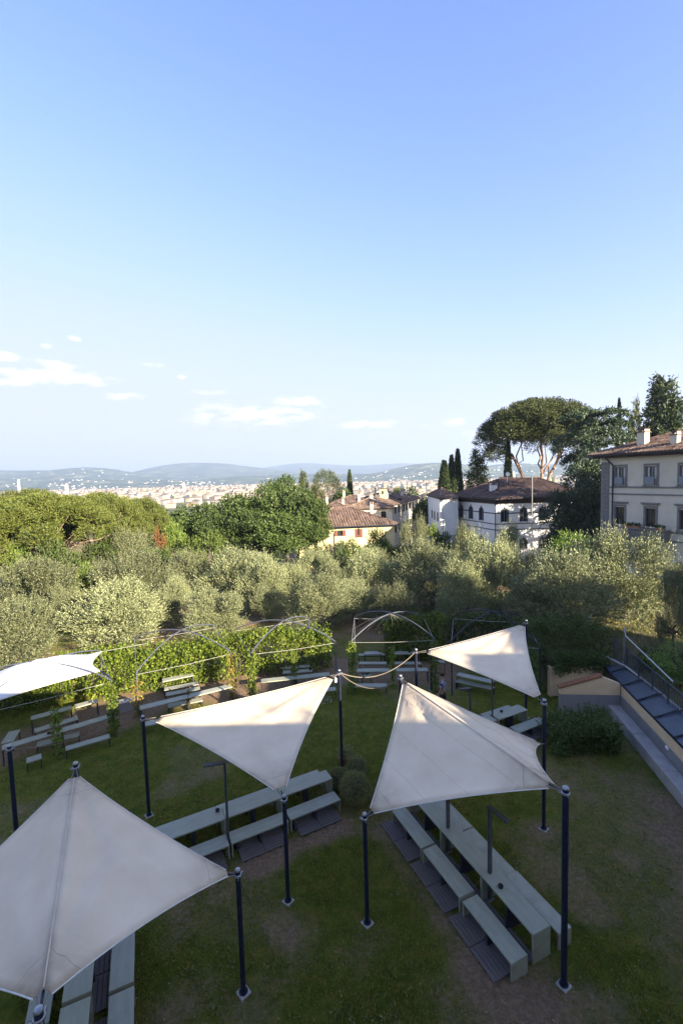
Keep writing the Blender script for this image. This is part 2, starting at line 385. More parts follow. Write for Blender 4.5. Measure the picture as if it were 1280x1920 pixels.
def bare(x, y):
    d = .6 * sstep(.42, .62, fbm(xy0(x, y), .33, 4)) + .25 * sstep(.5, .7, fbm(xy0(x, y) + 50, 1.1, 3))
    d += .75 * np.exp(-(seg_d(x, y, (1.1, 13.7), (3.0, 9.4)) / .5) ** 2)
    d += .95 * np.exp(-(seg_d(x, y, (-2.9, 12.9), (-.4, 14.1)) / .42) ** 2)
    d += .8 * blob(x, y, -1.45, 10.7, .8) + .7 * blob(x, y, -2.1, 9.0, .7) + .5 * blob(x, y, .4, 10.3, .7) + .8 * blob(x, y, 4.3, 8.6, 1.3)
    d += .6 * blob(x, y, -3.6, 9.4, .7) + .7 * blob(x, y, -4.2, 8.9, .6)
    d += .5 * np.exp(-(seg_d(x, y, (12, 20), (9.2, 9)) / .9) ** 2)
    d += .6 * blob(x, y, 6.2, 13.9, .5)
    for a, b, w in (((-15, 19.5), (-11, 22.3), 1.5), ((-10.5, 23.6), (-6, 25.3), 1.4), ((-5, 25.6), (-.5, 26.3), 1.3), ((.2, 26.2), (5, 26), 1.2)):
        d += 1.15 * np.exp(-(seg_d(x, y, a, b) / (w * 1.25)) ** 2)
    d += .8 * sstep(27.5, 30, np.hypot(x, y)) * .6
    return np.clip(d, 0, 1.2)
def ground_mat():
    m, nt, b = new_mat('lawn and ground'); N = nt.nodes
    tc = N.new('ShaderNodeTexCoord')
    def noise(s, d=6, r=.65):
        n = N.new('ShaderNodeTexNoise'); n.inputs['Scale'].default_value = s; n.inputs['Detail'].default_value = d; n.inputs['Roughness'].default_value = r
        lk(nt, tc.outputs['Object'], n.inputs['Vector']); return n.outputs[0]
    def ramp(f, st):
        r = N.new('ShaderNodeValToRGB'); e = r.color_ramp.elements
        e[0].position, e[0].color = st[0][0], (*st[0][1], 1); e[1].position, e[1].color = st[-1][0], (*st[-1][1], 1)
        for p_, c in st[1:-1]:
            q = e.new(p_); q.color = (*c, 1)
        lk(nt, f, r.inputs[0]); return r.outputs[0]
    g = ramp(noise(2.2, 8), [(.3, (.075, .1, .013)), (.5, (.13, .155, .018)), (.62, (.2, .18, .032)), (.75, (.26, .18, .06))])
    dirt = ramp(noise(7, 8, .75), [(.3, (.16, .1, .065)), (.5, (.28, .185, .12)), (.7, (.42, .3, .2))])
    at = N.new('ShaderNodeAttribute'); at.attribute_name = 'bare'
    f1 = noise(9, 6, .8)
    a1 = N.new('ShaderNodeMath'); a1.operation = 'MULTIPLY_ADD'; lk(nt, f1, a1.inputs[0]); a1.inputs[1].default_value = 2.6; a1.inputs[2].default_value = -1.75
    a2 = N.new('ShaderNodeMath'); a2.operation = 'MULTIPLY_ADD'; lk(nt, at.outputs['Fac'], a2.inputs[0]); a2.inputs[1].default_value = 1.25; lk(nt, a1.outputs[0], a2.inputs[2]); a2.use_clamp = True
    mx = N.new('ShaderNodeMixRGB'); lk(nt, a2.outputs[0], mx.inputs[0]); lk(nt, g, mx.inputs[1]); lk(nt, dirt, mx.inputs[2])
    # far plain: town gardens and roofs
    geo = N.new('ShaderNodeNewGeometry'); ln = N.new('ShaderNodeVectorMath'); ln.operation = 'LENGTH'; lk(nt, geo.outputs['Position'], ln.inputs[0])
    mr = N.new('ShaderNodeMapRange'); mr.inputs[1].default_value = 300; mr.inputs[2].default_value = 800; lk(nt, ln.outputs['Value'], mr.inputs[0])
    far = ramp(noise(.02, 8, .8), [(.35, (.05, .08, .03)), (.5, (.12, .11, .07)), (.6, (.3, .25, .19))])
    m2 = N.new('ShaderNodeMixRGB'); lk(nt, mr.outputs[0], m2.inputs[0]); lk(nt, mx.outputs[0], m2.inputs[1]); lk(nt, far, m2.inputs[2])
    lk(nt, m2.outputs[0], b.inputs['Base Color']); b.inputs['Roughness'].default_value = .95; b.inputs['Specular IOR Level'].default_value = .1
    bp = N.new('ShaderNodeBump'); bp.inputs['Strength'].default_value = 1.0; bp.inputs['Distance'].default_value = .09
    lk(nt, noise(28, 5, .8), bp.inputs['Height']); lk(nt, bp.outputs[0], b.inputs['Normal'])
    return m
M['ground'] = ground_mat()
ground = build_ground()

# ------------------------------------------------------------------ hills
def hill_mat(name, c1, c2, c3, s):
    m, nt, b = new_mat(name)
    tc = nt.nodes.new('ShaderNodeTexCoord'); n = nt.nodes.new('ShaderNodeTexNoise'); n.inputs['Scale'].default_value = s; n.inputs['Detail'].default_value = 9; n.inputs['Roughness'].default_value = .7
    lk(nt, tc.outputs['Object'], n.inputs['Vector'])
    r = nt.nodes.new('ShaderNodeValToRGB'); e = r.color_ramp.elements
    e[0].position = .4; e[0].color = (*c1, 1); e[1].position = .66; e[1].color = (*c3, 1); q = e.new(.53); q.color = (*c2, 1)
    lk(nt, n.outputs[0], r.inputs[0]); lk(nt, r.outputs[0], b.inputs['Base Color']); b.inputs['Roughness'].default_value = 1; b.inputs['Specular IOR Level'].default_value = 0
    return m
M['hillfar'] = hill_mat('far wooded ridge', (.02, .04, .02), (.05, .07, .04), (.14, .14, .08), .0025)
M['hillnear'] = hill_mat('wooded hillside with fields', (.015, .032, .012), (.045, .07, .025), (.26, .25, .13), .005)
hill_fn = []
def hill(Y, prof, depth, m, label, z0=-50.0, rough=.075):
    px = np.array([p[0] for p in prof], float); pt = np.array([D(p[0], p[1], Y) for p in prof])
    xs = pt[:, 0]; zs = pt[:, 2]
    nu, nv = 260, 40
    u = np.linspace(xs[0], xs[-1], nu); v = np.linspace(0, 1.6, nv)
    def top(x):
        t = np.interp(x, xs, zs); w = (xs[-1] - xs[0]) * .015
        for k in (-1.5, -1, -.5, .5, 1, 1.5): t = t + np.interp(x + k * w, xs, zs)
        return t / 7
    def zf(x, y):
        vv = (y - (Y - depth)) / depth
        s = np.where(vv < 1, sstep(0, 1, vv) * .55 + np.clip(vv, 0, 1) * .45, 1 - .4 * sstep(1, 1.6, vv))
        hgt = (top(x) - z0)
        return z0 - 3 + (hgt + 3) * s + hgt * rough * 5 * (fbm(xy0(x, y), 3.5 / depth, 5) - .5) * np.clip(vv, 0, 1) * (1 - .75 * np.exp(-((vv - 1) / .2) ** 2))
    X, Vv = np.meshgrid(u, v); Yy = Y - depth + Vv * depth
    Z = zf(X, Yy)
    V = np.stack([X, Yy, Z], -1).reshape(-1, 3)
    i = np.arange(nv - 1)[:, None]; j = np.arange(nu - 1)[None, :]
    Fq = np.stack([i * nu + j, i * nu + j + 1, (i + 1) * nu + j + 1, (i + 1) * nu + j], -1).reshape(-1, 4)
    o = bpy.data.objects.new('hill', np_mesh('hill', V, Fq, [m], smooth=True)); link(o); tag(o, label, None, None, 'structure')
    hill_fn.append((Y, depth, xs[0], xs[-1], zf))
hill(13000, [(-400, 890), (200, 892), (420, 888), (480, 880), (530, 869), (570, 867.5), (610, 869), (660, 876), (700, 871), (760, 866.5), (820, 872), (1000, 876), (1400, 872), (1700, 870)], 3000, M['hillfar'], 'palest farthest mountain ridge on the horizon')
hill(9500, [(-500, 900), (-200, 893), (150, 894), (215, 892), (250, 887), (300, 875), (340, 866.5), (400, 866.5), (440, 870), (475, 877), (520, 881), (560, 887), (620, 891), (700, 893), (900, 890)], 2600, M['hillfar'], 'long rounded blue mountain behind the city')
hill(7600, [(-500, 880), (-250, 876), (0, 882), (50, 882), (100, 881), (150, 875), (185, 877), (235, 885), (280, 892), (340, 898), (400, 905)], 2300, M['hillnear'], 'blue hill with a low peak at the left of the skyline')
hill(6600, [(380, 899), (430, 893), (500, 891), (560, 889), (640, 889), (700, 888), (740, 890)], 1200, M['hillnear'], 'low dark wooded ridge behind the middle of the city')
hill(6400, [(650, 895), (690, 889), (725, 883), (760, 874), (790, 869), (820, 867), (850, 869), (880, 873), (905, 875), (940, 869), (965, 867), (1000, 871), (1060, 871), (1150, 868), (1300, 866), (1600, 860)], 2000, M['hillnear'], 'green hill with villas behind the right of the city')
hill(6000, [(-500, 897), (-100, 896), (0, 897), (100, 898), (200, 898), (300, 900), (380, 903), (430, 907)], 1500, M['hillnear'], 'low foothills with scattered white villas at the left')

# ------------------------------------------------------------------ city on the plain
def city_house_mesh(w, d, h, rh, name='city_house', wall='cream', roof='tiles_light'):
    b = MB()
    b.add([(-w, -d, 0), (w, -d, 0), (w, d, 0), (-w, d, 0), (-w, -d, h), (w, -d, h), (w, d, h), (-w, d, h)],
          [(0, 1, 5, 4), (1, 2, 6, 5), (2, 3, 7, 6), (3, 0, 4, 7)], 0)
    e = .6
    b.add([(-w - e, -d - e, h), (w + e, -d - e, h), (w + e, d + e, h), (-w - e, d + e, h), (-w * .55, 0, h + rh), (w * .55, 0, h + rh)],
          [(0, 1, 5, 4), (1, 2, 5), (2, 3, 4, 5), (3, 0, 4), (3, 2, 1, 0)], 1)
    # rows of window openings
    nw = max(3, int(w * 2 / 4)); 
    for k in range(nw):
        for fl in range(int(h / 3.6)):
            x = -w + (k + .5) * 2 * w / nw
            b.box(x - .6, x + .6, -d - .05, -d + .02, 1.2 + fl * 3.6, 3.0 + fl * 3.6, 2)
    return b.mesh(name, M[wall], M[roof], M['pane'])
cw = ['city1', 'city2', 'city3', 'city2', 'city1', 'city1']
cmesh = [city_house_mesh(w, d, h, rh, wall=cw[i % 6], roof=('tiles_light' if i % 2 else 'tiles')) for i, (w, d, h, rh) in enumerate(
    [(9, 6, 11, 2.5), (14, 7, 13, 3), (7, 6, 9, 2.2), (18, 8, 15, 3), (11, 7, 12, 2.8), (22, 9, 14, 3.2), (8, 8, 16, 2.4), (13, 6, 10, 2.4)])]
for i in range(300):
    px = RG.uniform(210, 930) if i % 5 else RG.uniform(80, 960)
    Y = 1050 + 1100 * (i / 300) ** .8 + RG.uniform(-30, 30)
    x = (px - 640) / FPX * Y
    k = int(RG.integers(0, 8))
    o = ob('city_house', cmesh[k], None, (x, Y, gz(x, Y) - .5), RG.choice([-.5, -.35, .25, .1, 1.2]) + RG.normal(0, .08), tuple([float(RG.uniform(.75, 1.15))] * 3))
    tag(o, 'pale house with a terracotta roof among the roofs of the distant city', 'house', 'houses of the distant city')
def city_far():
    n = 5200
    Y = 2100 + (RG.random(n) ** .8) * 3300
    px = RG.uniform(-150, 1330, n)
    x = (px - 640) / FPX * Y
    keep = fbm(xy0(x, Y), 1 / 260., 3) > .4 + .12 * RG.random(n); x = x[keep]; Y = Y[keep]; n = len(x)
    w = RG.uniform(6, 20, n); d = RG.uniform(5, 10, n); h = RG.uniform(9, 21, n); rz = RG.choice([-.5, .2, -.3, 1.1], n) + RG.normal(0, .1, n)
    z = ground_z(x, Y) - 1
    c, s = np.cos(rz), np.sin(rz)
    base = np.array([(-1, -1, 0), (1, -1, 0), (1, 1, 0), (-1, 1, 0), (-1, -1, 1), (1, -1, 1), (1, 1, 1), (-1, 1, 1), (-.6, 0, 1.2), (.6, 0, 1.2)])
    L = base[None] * np.stack([w, d, h], -1)[:, None]
    V = np.stack([L[..., 0] * c[:, None] - L[..., 1] * s[:, None] + x[:, None], L[..., 0] * s[:, None] + L[..., 1] * c[:, None] + Y[:, None], L[..., 2] + z[:, None]], -1).reshape(-1, 3)
    f = np.array([(0, 1, 5, 4), (1, 2, 6, 5), (2, 3, 7, 6), (3, 0, 4, 7), (4, 5, 9, 8), (5, 6, 9, 9), (6, 7, 8, 9), (7, 4, 8, 8)])
    tri = [(0, 1, 5), (0, 5, 4), (1, 2, 6), (1, 6, 5), (2, 3, 7), (2, 7, 6), (3, 0, 4), (3, 4, 7), (4, 5, 9), (4, 9, 8), (5, 6, 9), (6, 7, 8), (6, 8, 9), (7, 4, 8)]
    tri = np.array(tri); Fq = (np.arange(n) * 10)[:, None, None] + tri[None]
    wm = RG.choice([0, 1, 2], n); mi = np.concatenate([np.repeat(wm[:, None], 8, 1), np.full((n, 6), 3)], 1).ravel()
    o = bpy.data.objects.new('distant_city', np_mesh('distant_city', V, Fq.reshape(-1, 3), [M['city1'], M['city2'], M['city3'], M['tiles_light']], mi)); link(o)
    tag(o, 'sea of pale walls and terracotta roofs on the plain below the hills', None, None, 'stuff')
    # tall features
city_far()
def hill_villas():
    V = []; Fq = []; mi = []; k = 0
    b = MB()
    for (Y0, dep, x0, x1, zf), n in ((hill_fn[2], 500), (hill_fn[5], 1200), (hill_fn[4], 900), (hill_fn[3], 120), (hill_fn[1], 250)):
        i = 0
        while i < n:
            y = Y0 - dep + dep * RG.random() ** 1.6 * .9; x = (RG.uniform(-40, 1200) - 640) / FPX * y
            i += 1
            if not (x0 < x < x1): continue
            if fbm(np.array([[x, y, 0.0]]), 1 / 350., 3)[0] < .49: continue
            z = float(zf(np.array([x]), np.array([y]))[0]) - 3
            w, d, h = RG.uniform(5, 12), RG.uniform(5, 9), RG.uniform(6, 12)
            a = RG.uniform(-.6, .6); ca, sa = math.cos(a), math.sin(a)
            T = lambda v: (v[0] * ca - v[1] * sa + x, v[0] * sa + v[1] * ca + y, v[2] + z)
            b.box(-w, w, -d, d, 0, h, int(RG.integers(0, 2)), T)
            b.add([T(v) for v in [(-w, -d, h), (w, -d, h), (w, d, h), (-w, d, h), (-w * .5, 0, h + 3), (w * .5, 0, h + 3)]], [(0, 1, 5, 4), (1, 2, 5), (2, 3, 4, 5), (3, 0, 4)], 2)
    o = b.build('hillside_villas', [M['white'], M['cream'], M['tiles_light']])
    tag(o, 'white villas scattered over the far hillsides', None, None, 'stuff')
hill_villas()

# ------------------------------------------------------------------ foliage
def leaves(C, A, L, W, rnd=1.0, droop=0.0):
    """C (n,3) leaf centres, A (n,3) leaf directions -> rhombus quads"""
    n = len(C)
    A = A / (np.linalg.norm(A, axis=1, keepdims=True) + 1e-9)
    r = RG.normal(size=(n, 3)); B = np.cross(A, r); B /= np.linalg.norm(B, axis=1, keepdims=True) + 1e-9
    l = (L * RG.uniform(.7, 1.25, n))[:, None]; w = (W * RG.uniform(.7, 1.2, n))[:, None]
    V = np.stack([C - A * l * .5, C + B * w * .5, C + A * l * .5, C - B * w * .5], 1).reshape(-1, 3)
    return V, np.arange(n * 4).reshape(-1, 4)
def unit(n):
    v = RG.normal(size=(n, 3)); return v / np.linalg.norm(v, axis=1, keepdims=True)
def sprigs(base, dirs, k, step, L, W, spread=.5):
    """k leaves along each twig"""
    n = len(base); t = (np.arange(k) + .5)[None, :, None] * step
    C = base[:, None] + dirs[:, None] * t + RG.normal(size=(n, k, 3)) * step * .25
    A = dirs[:, None] + RG.normal(size=(n, k, 3)) * spread
    return leaves(C.reshape(-1, 3), A.reshape(-1, 3), L, W)
def join(parts):
    V = []; Fq = []; o = 0
    for v, f in parts: V.append(v); Fq.append(f + o); o += len(v)
    return np.vstack(V), np.vstack(Fq)
def blobs_points(blobs, n, rmin=.55, rmax=1.0):
    blobs = np.array(blobs, float); vol = blobs[:, 3] * blobs[:, 4] * blobs[:, 5]; area = vol ** (2 / 3)
    idx = RG.choice(len(blobs), n, p=area / area.sum())
    u = unit(n); rr = RG.uniform(rmin ** 2, rmax ** 2, n) ** .5
    p = blobs[idx, :3] + u * rr[:, None] * blobs[idx, 3:6]
    return p, u, idx
def trunk_mesh(name, limbs, m):
    b = MB()
    for pts, rs in limbs: b.tube(pts, rs, 7)
    return b.mesh(name, m, smooth=True)
def bend(p0, p1, k=4, j=.12):
    p0 = np.array(p0, float); p1 = np.array(p1, float); L = np.linalg.norm(p1 - p0)
    return [p0 + (p1 - p0) * t + (RG.normal(size=3) * L * j * math.sin(math.pi * t)) for t in np.linspace(0, 1, k + 1)]

def make_olive(seed):
    blobs = []
    nb = 34
    for i in range(nb):
        a = RG.uniform(0, 2 * math.pi); z = .75 + 3.35 * ((i + RG.random()) / nb)
        rm = 1.85 * math.sqrt(max(.05, 1 - ((z - 1.9) / 2.6) ** 2)); r = rm * RG.uniform(.35, 1.0)
        s = RG.uniform(.38, .72)
        blobs.append((r * math.cos(a), r * math.sin(a), z, s, s, s * RG.uniform(.8, 1.3)))
    p, u, idx = blobs_points(blobs, 4300, .72, 1.0)
    c0 = np.array([0, 0, 2.4]); out = p - c0; out /= np.linalg.norm(out, axis=1, keepdims=True)
    d = out * .55 + u * .35 + np.array([0, 0, .75]) + RG.normal(size=p.shape) * .25; d /= np.linalg.norm(d, axis=1, keepdims=True)
    parts = [sprigs(p, d, 6, .07, .125, .042, .45)]
    # long shoots that break the outline
    sel = RG.choice(len(p), 620, replace=False); q = p[sel] + out[sel] * .05
    dd = out[sel] * .5 + np.array([0, 0, 1.0]) + RG.normal(size=q.shape) * .22; dd /= np.linalg.norm(dd, axis=1, keepdims=True)
    parts.append(sprigs(q, dd, 13, .075, .1, .036, .3))
    V, Fq = join(parts)
    limbs = []
    tz = RG.uniform(.8, 1.2); base = bend((0, 0, -.3), (RG.uniform(-.2, .2), RG.uniform(-.2, .2), tz), 3, .06)
    limbs.append((base, [.22, .17, .15, .13]))
    for b_ in blobs[:9]: limbs.append((bend(base[-1], b_[:3], 4, .1), [.1, .075, .055, .035, .015]))
    return np_mesh('crown', V, Fq, [M['olive']]), trunk_mesh('trunk', limbs, M['bark']), (5.0, 2.5)
def make_broad(seed, mt, R=3.4, Hh=9.0, n=2600, ll=.26, lw=.17, nb=26, low=.16):
    blobs = []
    for i in range(nb):
        u = unit(1)[0]; rr = RG.uniform(.25, 1) ** .5
        c = np.array([u[0] * R * .78 * rr, u[1] * R * .78 * rr, Hh * (.5 + low / 2) + u[2] * Hh * (.5 - low / 2) * .8 * rr])
        s = RG.uniform(.24, .36) * R
        blobs.append((*c, s, s, s * .85))
    p, u, idx = blobs_points(blobs, n, .6, 1.0)
    keep = u[:, 2] > -.55 + .3 * RG.random(len(u)); p = p[keep]; u = u[keep]
    d = u * .8 + np.array([0, 0, .25]) + RG.normal(size=p.shape) * .5; d /= np.linalg.norm(d, axis=1, keepdims=True)
    V, Fq = sprigs(p, d, 6, ll * .45, ll, lw, .8)
    top = np.array([0, 0, Hh * .4]); limbs = [(bend((0, 0, -.4), top, 3, .03), [R * .09, R * .075, R * .065, R * .055])]
    for b_ in blobs[:10]: limbs.append((bend(top, b_[:3], 3, .08), [R * .045, R * .03, R * .02, R * .008]))
    return np_mesh('crown', V, Fq, [mt]), trunk_mesh('trunk', limbs, M['bark']), (Hh, R)
def make_stone_pine(seed, mt, R=6.0, Hh=12.0, th=.34, fork=3, n=5200, drop=0.25):
    """umbrella crown: clumps on a flattened dome; th = crown thickness / height"""
    cz = Hh * (1 - th); T = Hh * th
    blobs = []
    for i in range(150 if fork == 3 else 95):
        a = RG.uniform(0, 2 * math.pi); r = math.sqrt(RG.random()) * R * .93
        k = r / R
        ztop = cz + T * .88 * math.sqrt(max(0, 1 - k * k))
        z = ztop - T * (.05 if i % 3 else RG.uniform(.1, .45 if fork != 3 else .75)) - drop * T * k ** 4
        s = R * RG.uniform(.1, .155)
        blobs.append((r * math.cos(a), r * math.sin(a), z, s, s, s * .95))
    p, u, idx = blobs_points(blobs, n, .82, 1.0)
    keep = u[:, 2] > (-.45 if fork != 3 else -.95); p = p[keep]; u = u[keep]
    d = u * .9 + np.array([0, 0, .55]) + RG.normal(size=p.shape) * .25; d /= np.linalg.norm(d, axis=1, keepdims=True)
    V, Fq = sprigs(p, d, 7, R * .013, R * .034, R * .012, .6)
    limbs = []; base = np.array([0, 0, -.5])
    if fork == 3:
        f0 = np.array([0, 0, Hh * .14])
        limbs.append(([base, f0], [R * .065, R * .06]))
        for (dx, dy, z1) in ((-.42, .1, .66), (.05, -.1, .64), (.5, .12, .68)):
            m1 = f0 + np.array([dx * R * .28, dy * R * .4, Hh * .22]); m2 = np.array([dx * R * .5, dy * R, Hh * .5]); e_ = np.array([dx * R, dy * R, Hh * z1])
            limbs.append(([f0, m1, m2, e_], [R * .04, R * .034, R * .028, R * .02]))
            for j in range(7):
                b_ = min(RG.choice(len(blobs), 8), key=lambda q: abs(blobs[q][0] - e_[0]) + abs(blobs[q][1] - e_[1])); c_ = np.array(blobs[b_][:3])
                limbs.append((bend(m2 + (e_ - m2) * RG.random(), c_ - np.array([0, 0, R * .04]), 4, .08), [R * .016, R * .013, R * .01, R * .007, R * .003]))
    else:
        f0 = np.array([R * .03, 0, cz * .62])
        limbs.append((bend(base, f0, 4, .02), [R * .055, R * .05, R * .045, R * .04, R * .035]))
        for b_ in blobs[:26]: limbs.append((bend(f0, np.array(b_[:3]) - np.array([0, 0, R * .05]), 4, .07), [R * .02, R * .016, R * .012, R * .008, R * .003]))
    return np_mesh('crown', V, Fq, [mt]), trunk_mesh('trunk', limbs, M['pinebark']), (Hh, R)
def make_cypress(seed, Hh=10.0, R=.95, n=4200, taper=1.5, mt='cypress', L=.22):
    t = RG.random(n) ** .9; a = RG.uniform(0, 2 * math.pi, n)
    prof = np.minimum(1, .55 + t * 3) * np.clip(1 - t ** 2.6, 0, 1) ** .8 * (.9 if taper else 1)
    lump = 1 + .22 * np.sin(a * 3 + t * 14) * RG.random(n)
    r = R * prof * lump * RG.uniform(.72, 1.0, n)
    p = np.stack([r * np.cos(a), r * np.sin(a), Hh * (.03 + .95 * t)], -1)
    d = np.stack([np.cos(a) * .35, np.sin(a) * .35, np.full(n, 1.0)], -1) + RG.normal(size=(n, 3)) * .18
    d /= np.linalg.norm(d, axis=1, keepdims=True)
    V, Fq = sprigs(p, d, 4, L * .5, L, L * .42, .3)
    return np_mesh('crown', V, Fq, [M[mt]]), trunk_mesh('trunk', [([(0, 0, -.4), (0, 0, Hh * .5), (0, 0, Hh * .93)], [.16, .1, .02])], M['bark']), (Hh, R)
def make_conifer(seed, Hh=14.0, R=4.0, n_br=120, mt='pine_dark', droop=.1, L=.3, bare_=.08, expo=.8):
    pts = []; dirs = []; limbs = [([(0, 0, -.4), (0, 0, Hh * .5), (0, 0, Hh * .97)], [R * .07, R * .04, .02])]
    for i in range(n_br):
        t = (i + RG.random()) / n_br; z = Hh * (bare_ + (1 - bare_) * t)
        Lb = R * (1 - t) ** expo * RG.uniform(.65, 1.1) + .25; a = RG.uniform(0, 2 * math.pi)
        dv = np.array([math.cos(a), math.sin(a), RG.uniform(-.1, .25) - droop])
        k = max(4, int(Lb * 9))
        s = RG.random(k) ** .7
        q = np.array([0, 0, z]) + dv * (Lb * s)[:, None] + RG.normal(size=(k, 3)) * np.array([.16, .16, .1]) * Lb * .7 * (1.1 - s)[:, None]
        pts.append(q); dirs.append(np.tile(dv, (k, 1)) + RG.normal(size=(k, 3)) * .5)
        if i % 3 == 0: limbs.append(([(0, 0, z), tuple(np.array([0, 0, z]) + dv * Lb * .85)], [R * .014, .01]))
    p = np.vstack(pts); d = np.vstack(dirs); d /= np.linalg.norm(d, axis=1, keepdims=True)
    V, Fq = sprigs(p, d, 6, L * .45, L, L * .4, .6)
    return np_mesh('crown', V, Fq, [M[mt]]), trunk_mesh('trunk', limbs, M['bark']), (Hh, R)
def make_cedar(seed, Hh=20.0, R=9.5):
    pts = []; dirs = []; limbs = [(bend((0, 0, -.5), (.3, 0, Hh * .9), 5, .01), [.55, .5, .42, .3, .2, .1])]
    tiers = 14
    for i in range(tiers):
        t = i / (tiers - 1); z = Hh * (.16 + .8 * t); Rb = R * (1.0 - .38 * t ** 2.2) * RG.uniform(.75, 1.05)
        for k in range(7):
            a = RG.uniform(0, 2 * math.pi); Lb = Rb * RG.uniform(.6, 1.0)
            ca, sa = math.cos(a), math.sin(a); n = 135
            s = RG.random(n) ** .6; w = RG.normal(size=n) * .13 * Lb * np.sqrt(s)
            zz = z + .06 * Lb * np.sin(s * 2.6) * 2 - .12 * Lb * s ** 3 - np.abs(RG.normal(size=n)) * .05 * Lb * s
            q = np.stack([ca * s * Lb - sa * w, sa * s * Lb + ca * w, zz], -1); pts.append(q)
            dirs.append(np.stack([np.full(n, ca), np.full(n, sa), np.full(n, -.35)], -1) + RG.normal(size=(n, 3)) * .5)
            limbs.append(([(0, 0, z), (ca * Lb * .5, sa * Lb * .5, z + .09 * Lb), (ca * Lb * .9, sa * Lb * .9, z - .0 * Lb)], [.14, .09, .02]))
    p = np.vstack(pts); d = np.vstack(dirs); d /= np.linalg.norm(d, axis=1, keepdims=True)
    V, Fq = sprigs(p, d, 3, .22, .42, .17, .7)
    return np_mesh('crown', V, Fq, [M['cedar']]), trunk_mesh('trunk', limbs, M['bark']), (Hh, R)

PROTO = {}
def proto(kind, i=0):
    key = (kind, i)
    if key not in PROTO:
        f = {'olive': lambda: make_olive(i), 'broad': lambda: make_broad(i, M['broad']), 'broad_light': lambda: make_broad(i, M['broad_light'], 2.6, 5.0, 1500, .2, .12, 18, .0),
             'laurel': lambda: make_broad(i, M['laurel'], 2.4, 5.0, 2600, .13, .07, 24, .0), 'bush': lambda: make_broad(i, M['broad'], 2.0, 3.2, 1500, .16, .09, 18, -.05),
             'stone_pine': lambda: make_stone_pine(i, M['pine'], 6, 11, .36, 1, 15000, .7), 'stone_pine_small': lambda: make_stone_pine(i, M['pine_dark'], 5, 11, .4, 1, 3000, .5),
             'grand_pine': lambda: make_stone_pine(i, M['pine_dark'], 10.5, 34, .27, 3, 24000, .3), 'cypress': lambda: make_cypress(i), 'cone_cypress': lambda: make_cypress(i, 10, 1.7),
             'conifer': lambda: make_conifer(i, 14, 4, 210, 'pine_dark', .1, .34, .06, .62), 'spruce': lambda: make_conifer(i, 22, 6, 230, 'cypress', .0, .55, .1, .75), 'cedar': lambda: make_cedar(i),
             'darkmass': lambda: make_broad(i, M['cedar'], 3.6, 9, 3000, .28, .12, 26, .05), 'rust': lambda: make_broad(i, M['redleaf'], 2.0, 3.2, 700, .16, .09, 9, -.05),
             'oleander': lambda: make_broad(i, M['broad'], 2.0, 3.2, 1500, .2, .07, 16, -.05)}[kind]
        PROTO[key] = f()
    return PROTO[key]
def tree(kind, i, name, px, ytop, wpx, Y, label, group=None, cat='tree', base_z=None, rot=None, extra=None):
    cr, tr, (hh, rr) = proto(kind, i)
    wpx = wpx * {'cypress': 1.15, 'conifer': 1.7, 'spruce': 1.7}.get(kind, 1.0)
    q = D(px, ytop, Y); g = gz(q[0], Y) if base_z is None else base_z
    hgt = q[2] - g; s = wpx / FPX * Y / (2 * rr) ; sz = hgt / hh
    root = empty(name, (q[0], Y, g), RG.uniform(0, 6.28) if rot is None else rot, label, cat, group)
    root.scale = (s, s, sz)
    ob('crown', cr, root); ob('trunk', tr, root)
    return root

